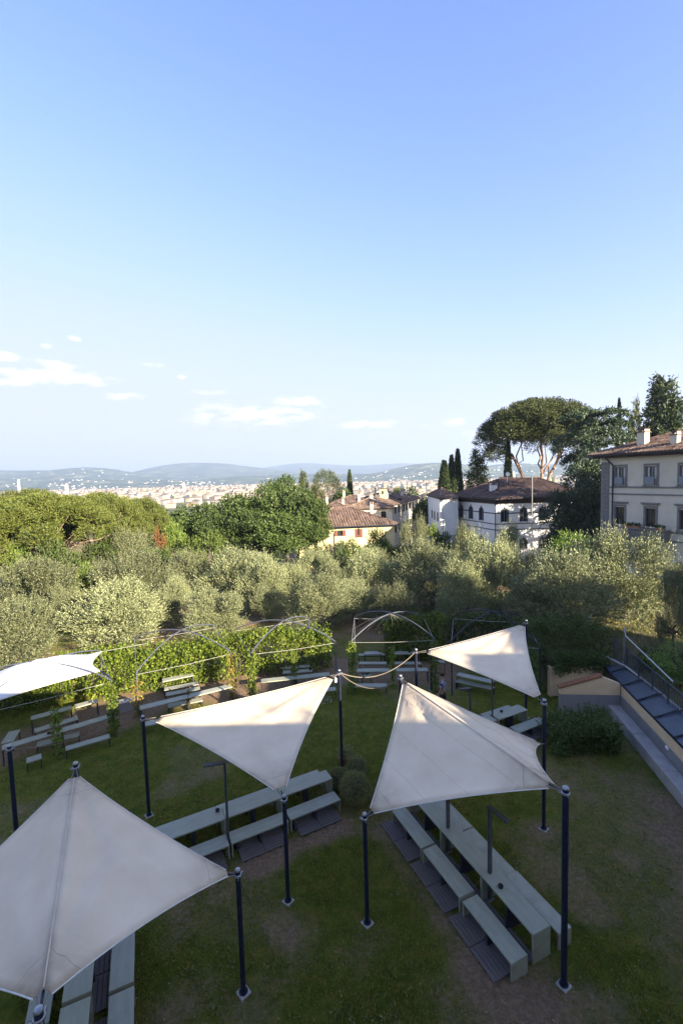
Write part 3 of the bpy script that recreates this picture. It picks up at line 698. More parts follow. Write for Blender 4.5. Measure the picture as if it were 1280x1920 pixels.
G_OL = 'olive trees of the grove beyond the vine hedge'
olives = [
    (662, 1088, 110, 36, 'dark olive tree in the gap left of the third hoops'), (735, 1092, 120, 34, 'dark olive tree rising behind the third hoops'), (985, 1070, 110, 29, 'shaded olive tree behind the tip of the small sail'), (300, 1110, 80, 36, 'small olive tree filling the dark gap right of the round silvery one'), (505, 1100, 80, 37, 'small olive tree between the first and second hoops'),  # px, y top, width, distance, label
    (20, 1122, 200, 27.5, 'olive tree at the left edge just behind the white canopy'),
    (222, 1080, 205, 32, 'round silvery olive tree beyond the hedge, right of the white canopy'),
    (403, 1102, 150, 33, 'low olive tree behind the first crossed hoops from the left'),
    (592, 1076, 140, 34, 'bushy olive tree behind the second pair of crossed hoops'),
    (50, 1040, 185, 40, 'broad olive tree at the left edge, second row of the grove'),
    (250, 1035, 175, 41, 'olive tree directly behind the round silvery one'),
    (440, 1026, 190, 44, 'wide sunlit olive tree in the middle of the grove'),
    (500, 1040, 120, 40, 'olive tree between the wide one and the bushy front one'),
    (690, 1030, 130, 42, 'shaded olive tree behind the third pair of hoops'),
    (812, 1012, 165, 39, 'upright olive tree whose top meets the striped villa view'),
    (915, 1000, 135, 35, 'olive tree just left of the big spreading one'),
    (1062, 1025, 210, 27, 'big dark olive tree above the cream garden wall'),
    (1168, 988, 200, 29.5, 'biggest sunlit olive tree, in front of the right-hand villa'),
    (872, 980, 62, 52, 'small olive tree in front of the left side of the striped villa'),
    (950, 978, 66, 50, 'small olive tree in front of the corner of the striped villa'),
    (776, 968, 66, 58, 'slim olive tree at the right of the yellow house'),
    (590, 1028, 110, 50, 'olive tree below the yellow house, left one'),
    (345, 1030, 120, 48, 'olive tree below the rust coloured bush'),
    (700, 1028, 100, 52, 'olive tree below the shuttered windows of the yellow house'),
    (160, 1050, 110, 47, 'olive tree in the third row below the umbrella pines'),
    (1266, 1050, 70, 24, 'slender olive tree at the right edge below the balcony'),
    (545, 1055, 90, 45, 'narrow olive tree behind the bushy one, middle of the grove'),
    (755, 1045, 110, 45, 'dim olive tree in the shade left of the upright one'),
    (120, 1098, 90, 37, 'little olive tree in the gap left of the round silvery one'),
    (640, 1058, 80, 41, 'narrow grey olive tree above the gap in the hedge'),
    (330, 1080, 70, 39, 'half hidden olive tree in the dark gap of the grove'),
    (860, 1045, 120, 34, 'dark olive tree behind the tips of the white sails'),
    (985, 1030, 90, 33, 'dark olive tree between the two tall right-hand ones'),
    (60, 998, 120, 54, 'faint olive tree under the front umbrella pine'),
    (250, 985, 110, 58, 'grey green olive tree right of the umbrella pine trunks'),
]
for i, (px, yt, w, Y, lab) in enumerate(olives):
    o = tree('olive', i % 5, 'olive_tree', px, yt, w, Y, lab, G_OL, base_z=(1.6 if px > 1000 else None))
G_SH = 'mixed shrubs and young trees at the edge of the grove'
shr = [('bush', 0, 'shrub', 95, 1012, 100, 46, 'dark green shrub under the umbrella pines'), ('broad_light', 0, 'shrub', 25, 1010, 80, 47, 'yellow green shrub at the left edge under the pines'),
       ('broad_light', 1, 'shrub', 172, 1044, 70, 43, 'bright yellow green shrub among the olives'), ('bush', 1, 'shrub', 195, 1000, 90, 56, 'bluish green shrub between pines and olives'),
       ('rust', 0, 'shrub', 298, 990, 26, 58, 'rust coloured dry shrub'), ('broad_light', 2, 'shrub', 385, 982, 75, 58, 'lighter green shrub in front of the dense tall trees'),
       ('bush', 2, 'shrub', 285, 1018, 80, 52, 'dark bush between the rust shrub and the olives'), ('broad_light', 0, 'shrub', 330, 975, 50, 60, 'pale fresh green shrub left of the lighter green one'),
       ('oleander', 0, 'shrub', 706, 990, 60, 62, 'dark oleander covering the corner of the yellow house'), ('bush', 3, 'shrub', 655, 1012, 66, 58, 'dark shrub at the foot of the yellow house'),
       ('bush', 1, 'shrub', 600, 1020, 66, 60, 'low bush at the left foot of the yellow house'), ('broad_light', 2, 'shrub', 805, 968, 40, 60, 'fresh green bush at the foot of the long house'),
       ('bush', 0, 'shrub', 830, 1000, 60, 60, 'bush below the white annex'), ('bush', 2, 'shrub', 740, 1015, 50, 60, 'shadowy bush between the yellow and the long house')]
for k, i, nm, px, yt, w, Y, lab in shr: tree(k, i, nm, px, yt, w, Y, lab, G_SH, 'shrub')
tree('laurel', 0, 'laurel_bush', 1070, 984, 135, 34, 'glossy bright green laurel above the dark olive tree', None, 'bush', base_z=0)
tree('laurel', 1, 'laurel_bush', 1275, 1205, 110, 20, 'green shrub at the right edge beside the railing', None, 'bush', base_z=1.6)
G_PN = 'umbrella pines at the left'
for i, px, yt, w, Y, lab in ((0, 70, 931, 270, 52, 'big umbrella pine in front, left of the pine group'), (1, 45, 924, 210, 66, 'umbrella pine peeping over the big front one'),
                             (1, 190, 929, 165, 62, 'rounded umbrella pine in the middle of the group'), (0, 262, 938, 110, 66, 'umbrella pine with bare branches at the right of its group'),
                             (1, -60, 935, 160, 48, 'umbrella pine cut by the left edge of the photo')):
    tree('stone_pine', i, 'umbrella_pine', px, yt, w, Y, lab, G_PN)
G_BR = 'tall dense broadleaf trees left of the yellow house'
for i, px, yt, w, Y, lab in ((0, 305, 958, 95, 72, 'leftmost of the dense tall trees, next to the pines'), (1, 365, 936, 120, 74, 'dense dark tree second from the left in its row'),
                             (2, 437, 919, 135, 74, 'broad dark crown in the middle of the dense trees'), (0, 500, 912, 120, 72, 'dense crown just right of the broad middle one'),
                             (1, 556, 900, 105, 70, 'tallest dense crown, nearest the yellow house roof'), (2, 590, 925, 62, 66, 'dense tree touching the tiled roof'),
                             (1, 470, 950, 110, 66, 'lower dense crown in front of the middle trees'), (2, 535, 955, 100, 64, 'lower dense crown in front of the tallest one'),
                             (0, 405, 958, 90, 67, 'lower dense crown behind the lighter green shrub'), (2, 525, 884, 80, 120, 'rounded far tree rising behind the dense crowns')):
    tree('broad', i, 'broadleaf_tree', px, yt, w, Y, lab, G_BR)
tree('stone_pine_small', 0, 'umbrella_pine', 608, 880, 72, 125, 'small flat-topped pine standing behind the tiled roofs')
tree('cypress', 0, 'cypress', 655, 883, 14, 120, 'single cypress behind the tiled roofs')
tree('conifer', 0, 'conifer', 568, 883, 22, 125, 'pointed conifer left of the small flat-topped pine')
for i, px, yt, w, Y, lab in ((0, 640, 915, 70, 112, 'round green tree behind the tiled roofs'), (1, 765, 906, 52, 135, 'round tree behind the long house'), (2, 742, 908, 40, 140, 'dark tree left of the round one behind the long house'),
                             (2, 705, 925, 46, 125, 'low tree behind the yellow tower'), (0, 795, 930, 50, 105, 'tree beside the white annex'), (1, 820, 935, 40, 100, 'tree tucked behind the white annex'),
                             (0, 590, 905, 40, 135, 'low tree under the small flat-topped pine')):
    tree('broad', i, 'broadleaf_tree', px, yt, w, Y, lab, 'single trees between the houses')
G_CY = 'cypresses behind the white annex'
for px, yt, w, Y, lab in ((832, 866, 27, 96, 'shortest and leftmost of three cypresses'), (846, 856, 21, 98, 'middle one of three cypresses'), (857.5, 845, 20, 100, 'tallest, sharp-tipped one of three cypresses')):
    tree('cypress', int(px) % 2, 'cypress', px, yt, w, Y, lab, G_CY)
tree('conifer', 1, 'conifer', 893, 844, 42, 98, 'loose pyramid-shaped conifer left of the villa chimney')
tree('cypress', 1, 'cypress', 952, 826, 17, 92, 'lone slim cypress behind the striped villa roof')
tree('grand_pine', 0, 'umbrella_pine', 1008, 750, 214, 92, 'huge umbrella pine with three bare trunks above the striped villa', rot=0.0)
tree('cedar', 0, 'cedar_tree', 1125, 764, 225, 64, 'huge dark cedar with layered drooping branches')
tree('darkmass', 0, 'conifer', 1085, 850, 120, 60, 'black green conifer filling the gap left of the villa')
tree('darkmass', 1, 'conifer', 1050, 905, 70, 58, 'lower dark conifer beside the striped villa')
tree('darkmass', 0, 'conifer', 1120, 900, 90, 56, 'dark conifer against the corner of the villa')
tree('spruce', 0, 'spruce', 1243, 708, 82, 84, 'tall ragged spruce behind the villa roof')
tree('cypress', 0, 'cypress', 1160, 752, 14, 90, 'cypress tip above the cedar, left one')
tree('conifer', 2, 'conifer', 1190, 752, 26, 92, 'small conifer tip above the cedar, right one')
tree('broad_light', 1, 'shrub', 1032, 884, 24, 90, 'yellow green bush under the huge pine trunks', None, 'shrub')

# ------------------------------------------------------------------ buildings
def wall_open(b, s0, s1, z0, z1, ops, mi=0, rev=1, y=0.0, dp=.22):
    """wall in the local x-z plane at y with rectangular openings and their reveals"""
    xs = sorted({s0, s1, *[o[0] for o in ops], *[o[1] for o in ops]}); zs = sorted({z0, z1, *[o[2] for o in ops], *[o[3] for o in ops]})
    for i in range(len(xs) - 1):
        for j in range(len(zs) - 1):
            cx, cz = (xs[i] + xs[i + 1]) / 2, (zs[j] + zs[j + 1]) / 2
            if any(o[0] < cx < o[1] and o[2] < cz < o[3] for o in ops): continue
            b.add([(xs[i], y, zs[j]), (xs[i + 1], y, zs[j]), (xs[i + 1], y, zs[j + 1]), (xs[i], y, zs[j + 1])], [(0, 1, 2, 3)], mi)
    for a, c, d, e in ops:
        V = [(a, y, d), (c, y, d), (c, y, e), (a, y, e), (a, y + dp, d), (c, y + dp, d), (c, y + dp, e), (a, y + dp, e)]
        b.add(V, [(0, 4, 5, 1), (1, 5, 6, 2), (2, 6, 7, 3), (3, 7, 4, 0)], rev)
def tile_face(b, poly, up, spacing=.36, seg=.9, hgt=.075, mi=0):
    """rows of barrel tiles on a planar convex roof face; poly 3-D, first edge is the eave"""
    p = [np.array(q, float) for q in poly]; e = p[1] - p[0]; e /= np.linalg.norm(e)
    n = np.cross(e, p[2] - p[1] if np.linalg.norm(np.cross(e, p[2] - p[1])) > 1e-6 else p[2] - p[0]); n /= np.linalg.norm(n)
    if n[2] < 0: n = -n
    w = np.cross(n, e)
    if w[2] < 0: w = -w
    uv = [((q - p[0]) @ e, (q - p[0]) @ w) for q in p]
    smin = min(u for u, _ in uv); smax = max(u for u, _ in uv)
    s = smin + spacing * .5
    while s < smax:
        ts = []
        for i in range(len(uv)):
            (a, c), (d, f) = uv[i], uv[(i + 1) % len(uv)]
            if (a - s) * (d - s) < 0: ts.append(c + (f - c) * (s - a) / (d - a))
        if len(ts) >= 2:
            t0, t1 = min(ts), max(ts); k = max(1, int((t1 - t0) / seg))
            for j in range(k):
                a, c = t0 + (t1 - t0) * j / k, t0 + (t1 - t0) * (j + 1) / k + .05
                lo, hi = hgt * RG.uniform(.95, 1.25), hgt * .6; hw = spacing * .36; ds = RG.normal() * .012
                V = []
                for t, h in ((a, lo), (c, hi)):
                    for q, k2 in ((-hw, 0), (-hw * .5, .8), (hw * .5, .8), (hw, 0)):
                        V.append(p[0] + e * (s + q + ds) + w * t + n * (h * k2 + .02 if k2 else .005))
                b.add(V, [(0, 1, 5, 4), (1, 2, 6, 5), (2, 3, 7, 6), (0, 1, 2, 3)], mi)
        s += spacing
def ridge_tiles(b, a, c, r=.13, mi=0):
    a = np.array(a, float); c = np.array(c, float); L = np.linalg.norm(c - a); k = max(1, int(L / .55)); d = (c - a) / L
    sdv = np.cross(d, [0, 0, 1]); sdv /= np.linalg.norm(sdv)
    for j in range(k):
        q0 = a + d * (L * j / k); q1 = a + d * (L * (j + 1) / k + .04); V = []
        for q, rr in ((q0, r * 1.15), (q1, r)):
            for an in (0, .33, .67, 1): V.append(q + sdv * math.cos(math.pi * an) * rr + np.array([0, 0, math.sin(math.pi * an) * rr + .03]))
        b.add(V, [(0, 1, 5, 4), (1, 2, 6, 5), (2, 3, 7, 6), (0, 1, 2, 3)], mi)
def roof(parent, eave_poly, ridge, z, zr, tiles='tiles', spacing=.36, thick=.18, edge_to=None):
    """hip roof: eave polygon (xy) and a ridge (two xy points); edge_to gives the ridge ends each edge rises to"""
    n = len(eave_poly); ev = [np.array([x, y, z]) for x, y in eave_poly]; rd = [np.array([x, y, zr]) for x, y in ridge]
    base = MB(); tl = MB(); edges = []
    for i in range(n):
        a, c = ev[i], ev[(i + 1) % n]
        r0, r1 = edge_to[i]
        f = [a, c] + ([rd[r0], rd[r1]] if r0 != r1 else [rd[r0]])
        base.add(f, [tuple(range(len(f)))]); tile_face(tl, f, None, spacing)
        edges.append((a, rd[edge_to[i][-1]]))
    base.add([q - np.array([0, 0, thick]) for q in ev], [tuple(range(n - 1, -1, -1))], 1)
    for i in range(n):
        a, c = ev[i], ev[(i + 1) % n]; dn = np.array([0, 0, thick]); base.add([a, a - dn, c - dn, c], [(0, 1, 2, 3)], 1)
    for i in range(n):
        ridge_tiles(tl, rd[edge_to[i][-1]], ev[i])
    if np.linalg.norm(rd[0] - rd[1]) > .5: ridge_tiles(tl, rd[0], rd[1])
    rf = base.build('roof', [M[tiles], M['brownwood']], parent)
    t = tl.build('roof_tiles', M[tiles], rf); t['kind'] = 'stuff'
    return rf
def rect_roof(parent, x0, x1, y0, y1, z, over, pitch, tiles='tiles', spacing=.36):
    X0, X1, Y0, Y1 = x0 - over, x1 + over, y0 - over, y1 + over; w = min(X1 - X0, Y1 - Y0) / 2; zr = z + w * pitch
    ym = (Y0 + Y1) / 2; xm = (X0 + X1) / 2
    if X1 - X0 >= Y1 - Y0: rd = [(X0 + w, ym), (X1 - w, ym)]; et = [(1, 0), (1, 1), (0, 1), (0, 0)]
    else: rd = [(xm, Y0 + w), (xm, Y1 - w)]; et = [(0, 0), (1, 0), (1, 1), (0, 1)]
    return roof(parent, [(X0, Y0), (X1, Y0), (X1, Y1), (X0, Y1)], rd, z, zr, tiles, spacing, edge_to=et)
def frame_of(A, B):
    A = np.array(A, float)[:2]; B = np.array(B, float)[:2]; return A, B, math.atan2(B[1] - A[1], B[0] - A[0]), float(np.linalg.norm(B - A))
def on_plane(px, py, A, B):
    A = np.array(A, float)[:2]; B = np.array(B, float)[:2]; t = (B - A) / np.linalg.norm(B - A); n = np.array([-t[1], t[0]])
    v = D(px, py, 1.0) - CC; s = ((A - CC[:2]) @ n) / (v[:2] @ n); Q = CC + s * v; return float((Q[:2] - A) @ t), float(Q[2])
def window(parent, a, c, d, e, fr=.07, mull=1, y=.16, mframe='brownwood', pane='pane', cross=1):
    """framed window filling the opening a-c (x) d-e (z): frame with glass pane as a sub-part"""
    b = MB()
    b.box(a, a + fr, y, y + .07, d, e); b.box(c - fr, c, y, y + .07, d, e); b.box(a + fr, c - fr, y, y + .07, d, d + fr); b.box(a + fr, c - fr, y, y + .07, e - fr, e)
    if mull: b.box((a + c) / 2 - fr * .45, (a + c) / 2 + fr * .45, y + .002, y + .068, d + fr, e - fr)
    w = b.build('window', M[mframe], parent)
    p = MB(); p.box(a + .01, c - .01, y + .03, y + .045, d + .01, e - .01); p.build('pane', M[pane], w)
    return w
def bars(parent, name, m, *boxes):
    b = MB()
    for q in boxes: b.box(*q)
    return b.build(name, m, parent)
def simple_walls(parent, L, Dp, z0, z1, ops, m, m2='stone', name='wall'):
    b = MB(); wall_open(b, 0, L, z0, z1, ops)
    b.add([(0, 0, z0), (0, Dp, z0), (0, Dp, z1), (0, 0, z1)], [(0, 1, 2, 3)][::-1]); b.add([(L, 0, z0), (L, Dp, z0), (L, Dp, z1), (L, 0, z1)], [(0, 1, 2, 3)]); b.add([(0, Dp, z0), (L, Dp, z0), (L, Dp, z1), (0, Dp, z1)], [(0, 1, 2, 3)])
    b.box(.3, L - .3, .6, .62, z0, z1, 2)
    return b.build(name, [M[m], M[m2], M['brownwood']], parent)
def chimney(parent, x, y, z0, z1, w=.5, m='cream'):
    b = MB(); b.box(x - w / 2, x + w / 2, y - w / 2, y + w / 2, z0, z1, 0); b.box(x - w / 2 - .08, x + w / 2 + .08, y - w / 2 - .08, y + w / 2 + .08, z1, z1 + .1, 1)
    for dx in (-1, 1): b.box(x + dx * (w / 2 - .05) - .05, x + dx * (w / 2 - .05) + .05, y - w / 2, y + w / 2, z1 + .1, z1 + .32, 0)
    b.box(x - w / 2 - .06, x + w / 2 + .06, y - w / 2 - .06, y + w / 2 + .06, z1 + .32, z1 + .4, 1)
    return b.build('chimney', [M[m], M['tiles']], parent)

def right_villa():
    A, B, rz, L = frame_of((28.6, 50.0), (31.86, 42.4)); L = 20.0
    r = empty('villa', (A[0], A[1], 0), rz, 'grey stuccoed villa with stone-framed windows and a small balcony, at the right edge', 'building')
    z0, ze = -2.0, 13.05
    up = [(1.6, 2.7), (4.79, 5.88), (7.96, 9.05), (11.2, 12.3), (14.4, 15.5)]
    ops = [(a, c, 9.95, 11.8) for a, c in up] + [(a + .06, c - .04, 5.75, 7.6) for a, c in up] + [(a, c, .3, 2.4) for a, c in up]
    w = simple_walls(r, L, 12, z0, ze, ops, 'villa')
    for a, c, d, e in ops:
        top = d > 9
        wn = window(r, a, c, d, e, .07, 1, .17, 'greyshutter' if top else 'brownwood')
        s = MB(); f = .2
        s.box(a - f, a, -.05, .02, d - .06, e + .06); s.box(c, c + f, -.05, .02, d - .06, e + .06); s.box(a - f, c + f, -.052, .02, e + .062, e + .062 + f)
        s.box(a - f - .06, c + f + .06, -.14, .02, d - .18, d - .062)
        if 5 < d < 9: s.box(a - f - .22, c + f + .22, -.2, .02, e + .45, e + .58); s.box(a - f - .1, c + f + .1, -.12, .02, e + .34, e + .449)
        s.build('surround', M['stone'], r)
        if top:
            for k, (x, t) in enumerate(((a + .12, .0), (a + .56, .0))):
                q = MB(); q.box(x - .02, x + .44, -.32 if k else -.3, -.28 if k else -.26, d + .05, d + .8); q.box(x, x + .06, -.26, .1, d + .78, d + .84); q.build('shutter', M['greyshutter'], r)
                if a > 2: pass
            q = MB(); q.box(a + .12, a + .3, .12, .14, d + .1, e - .1); q.box(c - .3, c - .12, .12, .14, d + .1, e - .1); q.build('curtain', M['curtain'], r)
    bars(r, 'string_course', M['stone'], (0.9, L, -.07, .0, 9.62, 9.78), (0.9, L, -.06, .0, 8.9, 9.05), (0.9, L, -.09, .0, 5.3, 5.5), (.9, L, -.07, 0, 4.5, 4.6))
    # rusticated corner pier, block by block
    me = MB().bbox(-.02, .42, -.09, .03, 0, .46, .02).mesh('corner_block', M['stone'])
    me2 = MB().bbox(.44, .9, -.085, .03, 0, .46, .02).mesh('corner_block', M['stone'])
    z = z0; k = 0
    while z < ze - .7:
        ob('corner_block', me, r, (0, 0, z)); ob('corner_block', me2, r, (0, 0, z)); z += .48; k += 1
    b = MB(); b.tube([(.55, -.2, 12.8), (1.35, -.18, 12.1), (1.4, -.16, 11.9), (1.4, -.16, -1)], .07, 6); b.build('drain_pipe', M['navy'], r)
    rect_roof(r, 0, L, 0, 12, ze + .15, 1.0, .36, 'tiles', .3)
    bars(r, 'cornice', M['brownwood'], (-.6, L + .6, -.7, -.002, ze - .25, ze - .04))
    chimney(r, 3.4, 1.6, 13.0, 15.3, .8, 'cream'); chimney(r, 6.9, 1.0, 13.0, 14.7, .6, 'cream')
    # balcony
    bal = MB(); bal.box(2.9, 7.35, -1.05, -.09, 4.55, 4.75); bal.box(2.9, 7.35, -1.05, -.93, 5.5, 5.62); bal.box(2.9, 3.02, -.93, -.1, 5.5, 5.62); bal.box(7.23, 7.35, -.93, -.1, 5.5, 5.62)
    for x in (3.2, 5.1, 7.0): bal.box(x - .12, x + .12, -.8, -.1, 4.2, 4.549)
    o = bal.build('balcony', M['stone'], r)
    prof = [(.05, 0), (.05, .06), (.035, .1), (.075, .28), (.065, .38), (.03, .58), (.05, .68), (.05, .75)]
    bm = MB().lathe(prof, 8).mesh('baluster', M['stone'], smooth=True)
    for k in range(22): ob('baluster', bm, o, (3.05 + k * .2, -.99, 4.75))
    for k in range(4): ob('baluster', bm, o, (2.96, -.8 + k * .2, 4.75)); ob('baluster', bm, o, (7.29, -.8 + k * .2, 4.75))
    pl = MB(); pl.box(3.1, 4.9, -.9, -.65, 5.62, 5.8); pl.box(6.3, 7.2, -.9, -.65, 5.62, 5.8)
    t = pl.build('planter', M['terracotta'], None, loc=(A[0], A[1], 0), rz=rz); tag(t, 'long terracotta flower box on the balustrade of the villa balcony', 'planter')
    pts = np.vstack([np.stack([RG.uniform(3.1, 4.9, 160), RG.uniform(-.92, -.62, 160), RG.uniform(5.8, 6.05, 160)], -1), np.stack([RG.uniform(6.3, 7.2, 90), RG.uniform(-.92, -.62, 90), RG.uniform(5.8, 6.0, 90)], -1)])
    V, Fq = sprigs(pts, unit(len(pts)) * .5 + [0, 0, .6], 4, .05, .14, .06, .8)
    p = ob('balcony_plants', np_mesh('balcony_plants', V, Fq, [M['broad']]), None, (A[0], A[1], 0), rz); tag(p, 'dark green plants growing in the flower box on the villa balcony', 'plants')
    an = MB(); an.tube([(7.6, 4, 14.5), (7.6, 4, 17.6)], .03, 5); an.tube([(6.6, 4, 17.3), (8.9, 4, 17.4)], .025, 4)
    for k in range(7): an.tube([(6.8 + k * .3, 3.6, 17.32 + k * .013), (6.8 + k * .3, 4.4, 17.32 + k * .013)], .012, 4)
    a = an.build('antenna', M['steel'], None, loc=(A[0], A[1], 0), rz=rz); tag(a, 'television aerial standing on the villa roof', 'antenna')
right_villa()

def yellow_house():
    a = D(560, 989, 67.5); c = D(739, 983, 69.5); A, B, rz, L = frame_of(a, c)
    r = empty('yellow_house', (A[0], A[1], 0), rz, 'low pale yellow house with brown shutters and a ribbed tile hip roof', 'building')
    f = lambda x0, x1, y0, y1: (on_plane(x0, y0, A, B)[0], on_plane(x1, y0, A, B)[0], on_plane(x0, y1, A, B)[1], on_plane(x0, y0, A, B)[1])
    w1 = f(632, 641.5, 994.5, 1005.5); w2 = f(664.5, 679, 992, 1008.5); w3 = f(608.5, 613.5, 994, 1006)
    simple_walls(r, L, 13, -3, 4.15, [w1, w2, w3], 'yellow')
    window(r, *w1); window(r, *w3, mull=0)
    for x0 in (w1[0] - .5, w1[1] + .02): bars(r, 'shutter', M['shutter'], (x0, x0 + .48, -.06, -.005, w1[2], w1[3]))
    for x0, x1 in ((w2[0], (w2[0] + w2[1]) / 2 - .01), ((w2[0] + w2[1]) / 2 + .01, w2[1])):
        b = MB(); b.box(x0, x1, .03, .07, w2[2], w2[3])
        for k in range(9): b.box(x0 + .05, x1 - .05, .012, .031, w2[2] + .1 + k * (w2[3] - w2[2] - .2) / 9, w2[2] + .16 + k * (w2[3] - w2[2] - .2) / 9)
        b.build('shutter', M['shutter'], r)
    b = MB(); b.tube([(L * .27, -.35, 3.9), (L * .27, -.12, 3.4), (L * .36, -.1, 3.1), (L * .36, -.1, -2)], .05, 6); b.tube([(L * .62, -.1, 4.1), (L * .62, -.08, 2.8)], .05, 6); b.build('drain_pipe', M['navy'], r)
    b = MB(); b.tube([(-.5, -.62, 4.12), (L + .5, -.62, 4.12)], .08, 6); b.build('gutter', M['navy'], r)
    rect_roof(r, 0, L, 0, 12, 4.25, .6, .36, 'tiles', .42)
    chimney(r, L * .83, 5, 5.2, 7.1, .5)
    # roofs of the same cluster behind it
    for px0, px1, ye, Y, dp, lab, tl in ((588, 668, 961, 84, 9, 'tile-roofed house just behind the yellow one, left', 'tiles'), (650, 735, 955, 88, 10, 'brown-roofed house behind the yellow one, right', 'tiles_light'),
                                         (622, 700, 946, 101, 9, 'house with a ribbed roof in the middle of the roof cluster', 'tiles'), (690, 748, 938, 108, 12, 'dark flat-roofed house below the little yellow tower', 'tiles_dark')):
        a2 = D(px0, ye, Y); c2 = D(px1, ye - (px1 - px0) * .03, Y); A2, B2, r2, L2 = frame_of(a2, c2)
        h = empty('tiled_house', (A2[0], A2[1], 0), r2, lab, 'house', 'tile-roofed houses behind the yellow house')
        ws = [(L2 * q, L2 * q + 1.0, a2[2] - 1.9, a2[2] - .6) for q in (.15, .45, .75)]
        simple_walls(h, L2, dp, -8, a2[2], ws, 'cream')
        for w in ws: window(h, *w)
        rect_roof(h, 0, L2, 0, dp, a2[2] + .1, .5, .34, tl, .42); chimney(h, L2 * .3, dp * .5, a2[2] + 1, a2[2] + 2.7, .5); chimney(h, L2 * .7, dp * .4, a2[2] + .8, a2[2] + 2.2, .45)
    t = D(711, 933, 104); b = MB(); wall_open(b, 0, 1.55, -2, 9.1 - 2.0 + 1.6, [(.55, 1.0, 7.2, 8.1)])
    tw = empty('roof_tower', (t[0], 104, 0), -.25, 'little yellow stair tower with one dark opening above the roofs', 'tower')
    zt = D(711, 917, 104)[2]; b = MB(); wall_open(b, 0, 1.55, 0, zt, [(.5, .95, zt - 1.2, zt - .45)], dp=.3)
    b.add([(1.55, 0, 0), (1.55, 1.6, 0), (1.55, 1.6, zt), (1.55, 0, zt)], [(0, 1, 2, 3)]); b.add([(0, 0, 0), (0, 1.6, 0), (0, 1.6, zt), (0, 0, zt)], [(0, 1, 2, 3)]); b.box(.05, 1.5, .4, .45, 0, zt, 2)
    b.build('wall', [M['yellow'], M['stone'], M['brownwood']], tw); bars(tw, 'roof', M['tiles'], (-.15, 1.7, -.15, 1.75, zt, zt + .14))
yellow_house()
def long_house():
    a = D(726.6, 950, 95); c = D(784.5, 933.7, 127); A, B, rz, L = frame_of(a, c)
    r = empty('long_house', (A[0], A[1], 0), rz, 'long cream apartment house with a row of tall dark windows, seen at an angle', 'building')
    zx = lambda x, y: (560 + x / 4.923, 820 + y / 4.923)
    ops = []
    for x0, x1, y0, y1 in ((845, 868, 655, 718), (880, 901, 645, 708), (916, 930, 636, 695), (951, 976, 620, 690), (984, 1004, 612, 676), (1014, 1034, 604, 662), (1048, 1060, 600, 655), (1083, 1094, 592, 640)):
        s0, zb = on_plane(*zx(x0, y1), A, B); s1, _ = on_plane(*zx(x1, y1), A, B); _, zt = on_plane(*zx(x0, y0), A, B)
        ops.append((s0, s1, zb, zt)); ops.append((s0, s1, zb - 4.2, zt - 4.2))
    simple_walls(r, L, 10, -10, 5.25, ops, 'cream')
    for w in ops: window(r, *w, fr=.1, mframe='brownwood')
    bars(r, 'string_course', M['white'], (0, L, -.1, 0, 1.0, 1.2))
    rect_roof(r, 0, L, 0, 10, 5.35, .7, .3, 'tiles', .45)
    for q in (.1, .3, .5, .72, .9): chimney(r, L * q, 2.5 + 3 * (q * 7 % 1), 5.6, 7.6, .6)
long_house()
def annex():
    cN = D(824, 936, 78); lf = D(802, 932, 93); rt = D(858, 928, 80)
    r = empty('white_annex', (0, 0, 0), 0, 'white rendered annex with a plain bright wall left of the striped villa', 'building')
    ze = 7.4
    pts = [lf[:2], cN[:2], rt[:2], (rt[0] + 2, 96.0), (lf[0] + 3, 99.0)]
    A, B, rz, L = frame_of(lf, cN)
    g = empty('wall', (A[0], A[1], 0), rz); g.parent = r
    bpy.data.objects.remove(g)
    def placed(V, A, rz):
        c, s = math.cos(rz), math.sin(rz); return [(A[0] + c * x - s * y, A[1] + s * x + c * y, z) for x, y, z in V]
    zz = lambda x, y: (780 + x / 4.571, 840 + y / 4.571)
    ops = []
    for x0, x1, y0, y1 in ((131, 141, 530, 600), (152, 163, 540, 615), (177, 189, 548, 625)):
        s0, zb = on_plane(*zz(x0, y1), A, B); s1, _ = on_plane(*zz(x1, y1), A, B); _, zt = on_plane(*zz(x0, y0), A, B); ops.append((s0, s1, zb, zt)); ops.append((s0, s1, zb - 3.4, zt - 3.6))
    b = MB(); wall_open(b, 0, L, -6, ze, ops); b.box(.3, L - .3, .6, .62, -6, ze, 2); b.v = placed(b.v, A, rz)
    for i in (1, 2, 3, 4):
        p, q = pts[i], pts[(i + 1) % 5]; b.add([(p[0], p[1], -6), (q[0], q[1], -6), (q[0], q[1], ze), (p[0], p[1], ze)], [(0, 1, 2, 3)])
    b.build('wall', [M['white'], M['stone'], M['brownwood']], r)
    for w in ops:
        wn = window(r, *w, fr=.06, mframe='greyshutter'); wn.location = (A[0], A[1], 0); wn.rotation_euler = (0, 0, rz)
    def off(k=.5):
        c = np.mean(np.array(pts), 0); return [tuple(np.array(p) + (np.array(p) - c) / np.linalg.norm(np.array(p) - c) * k) for p in pts]
    c = np.mean(np.array(pts), 0)
    roof(r, off(), [tuple(c), tuple(c + .01)], ze + .1, ze + 1.6, 'tiles', .4, edge_to=[(0, 0)] * 5)
    A2, B2, rz2, L2 = frame_of(cN, rt); g = MB()
    for k in range(11): g.box(.4 + k * .28, .45 + k * .28, -.32, -.28, -1.2, .9)
    g.box(.3, 3.5, -.33, -.27, .9, .96); g.box(.3, 3.5, -.33, -.27, -1.2, -1.1)
    o = g.build('gate', M['iron'], r); o.location = (cN[0], cN[1], 0); o.rotation_euler = (0, 0, rz2)
annex()
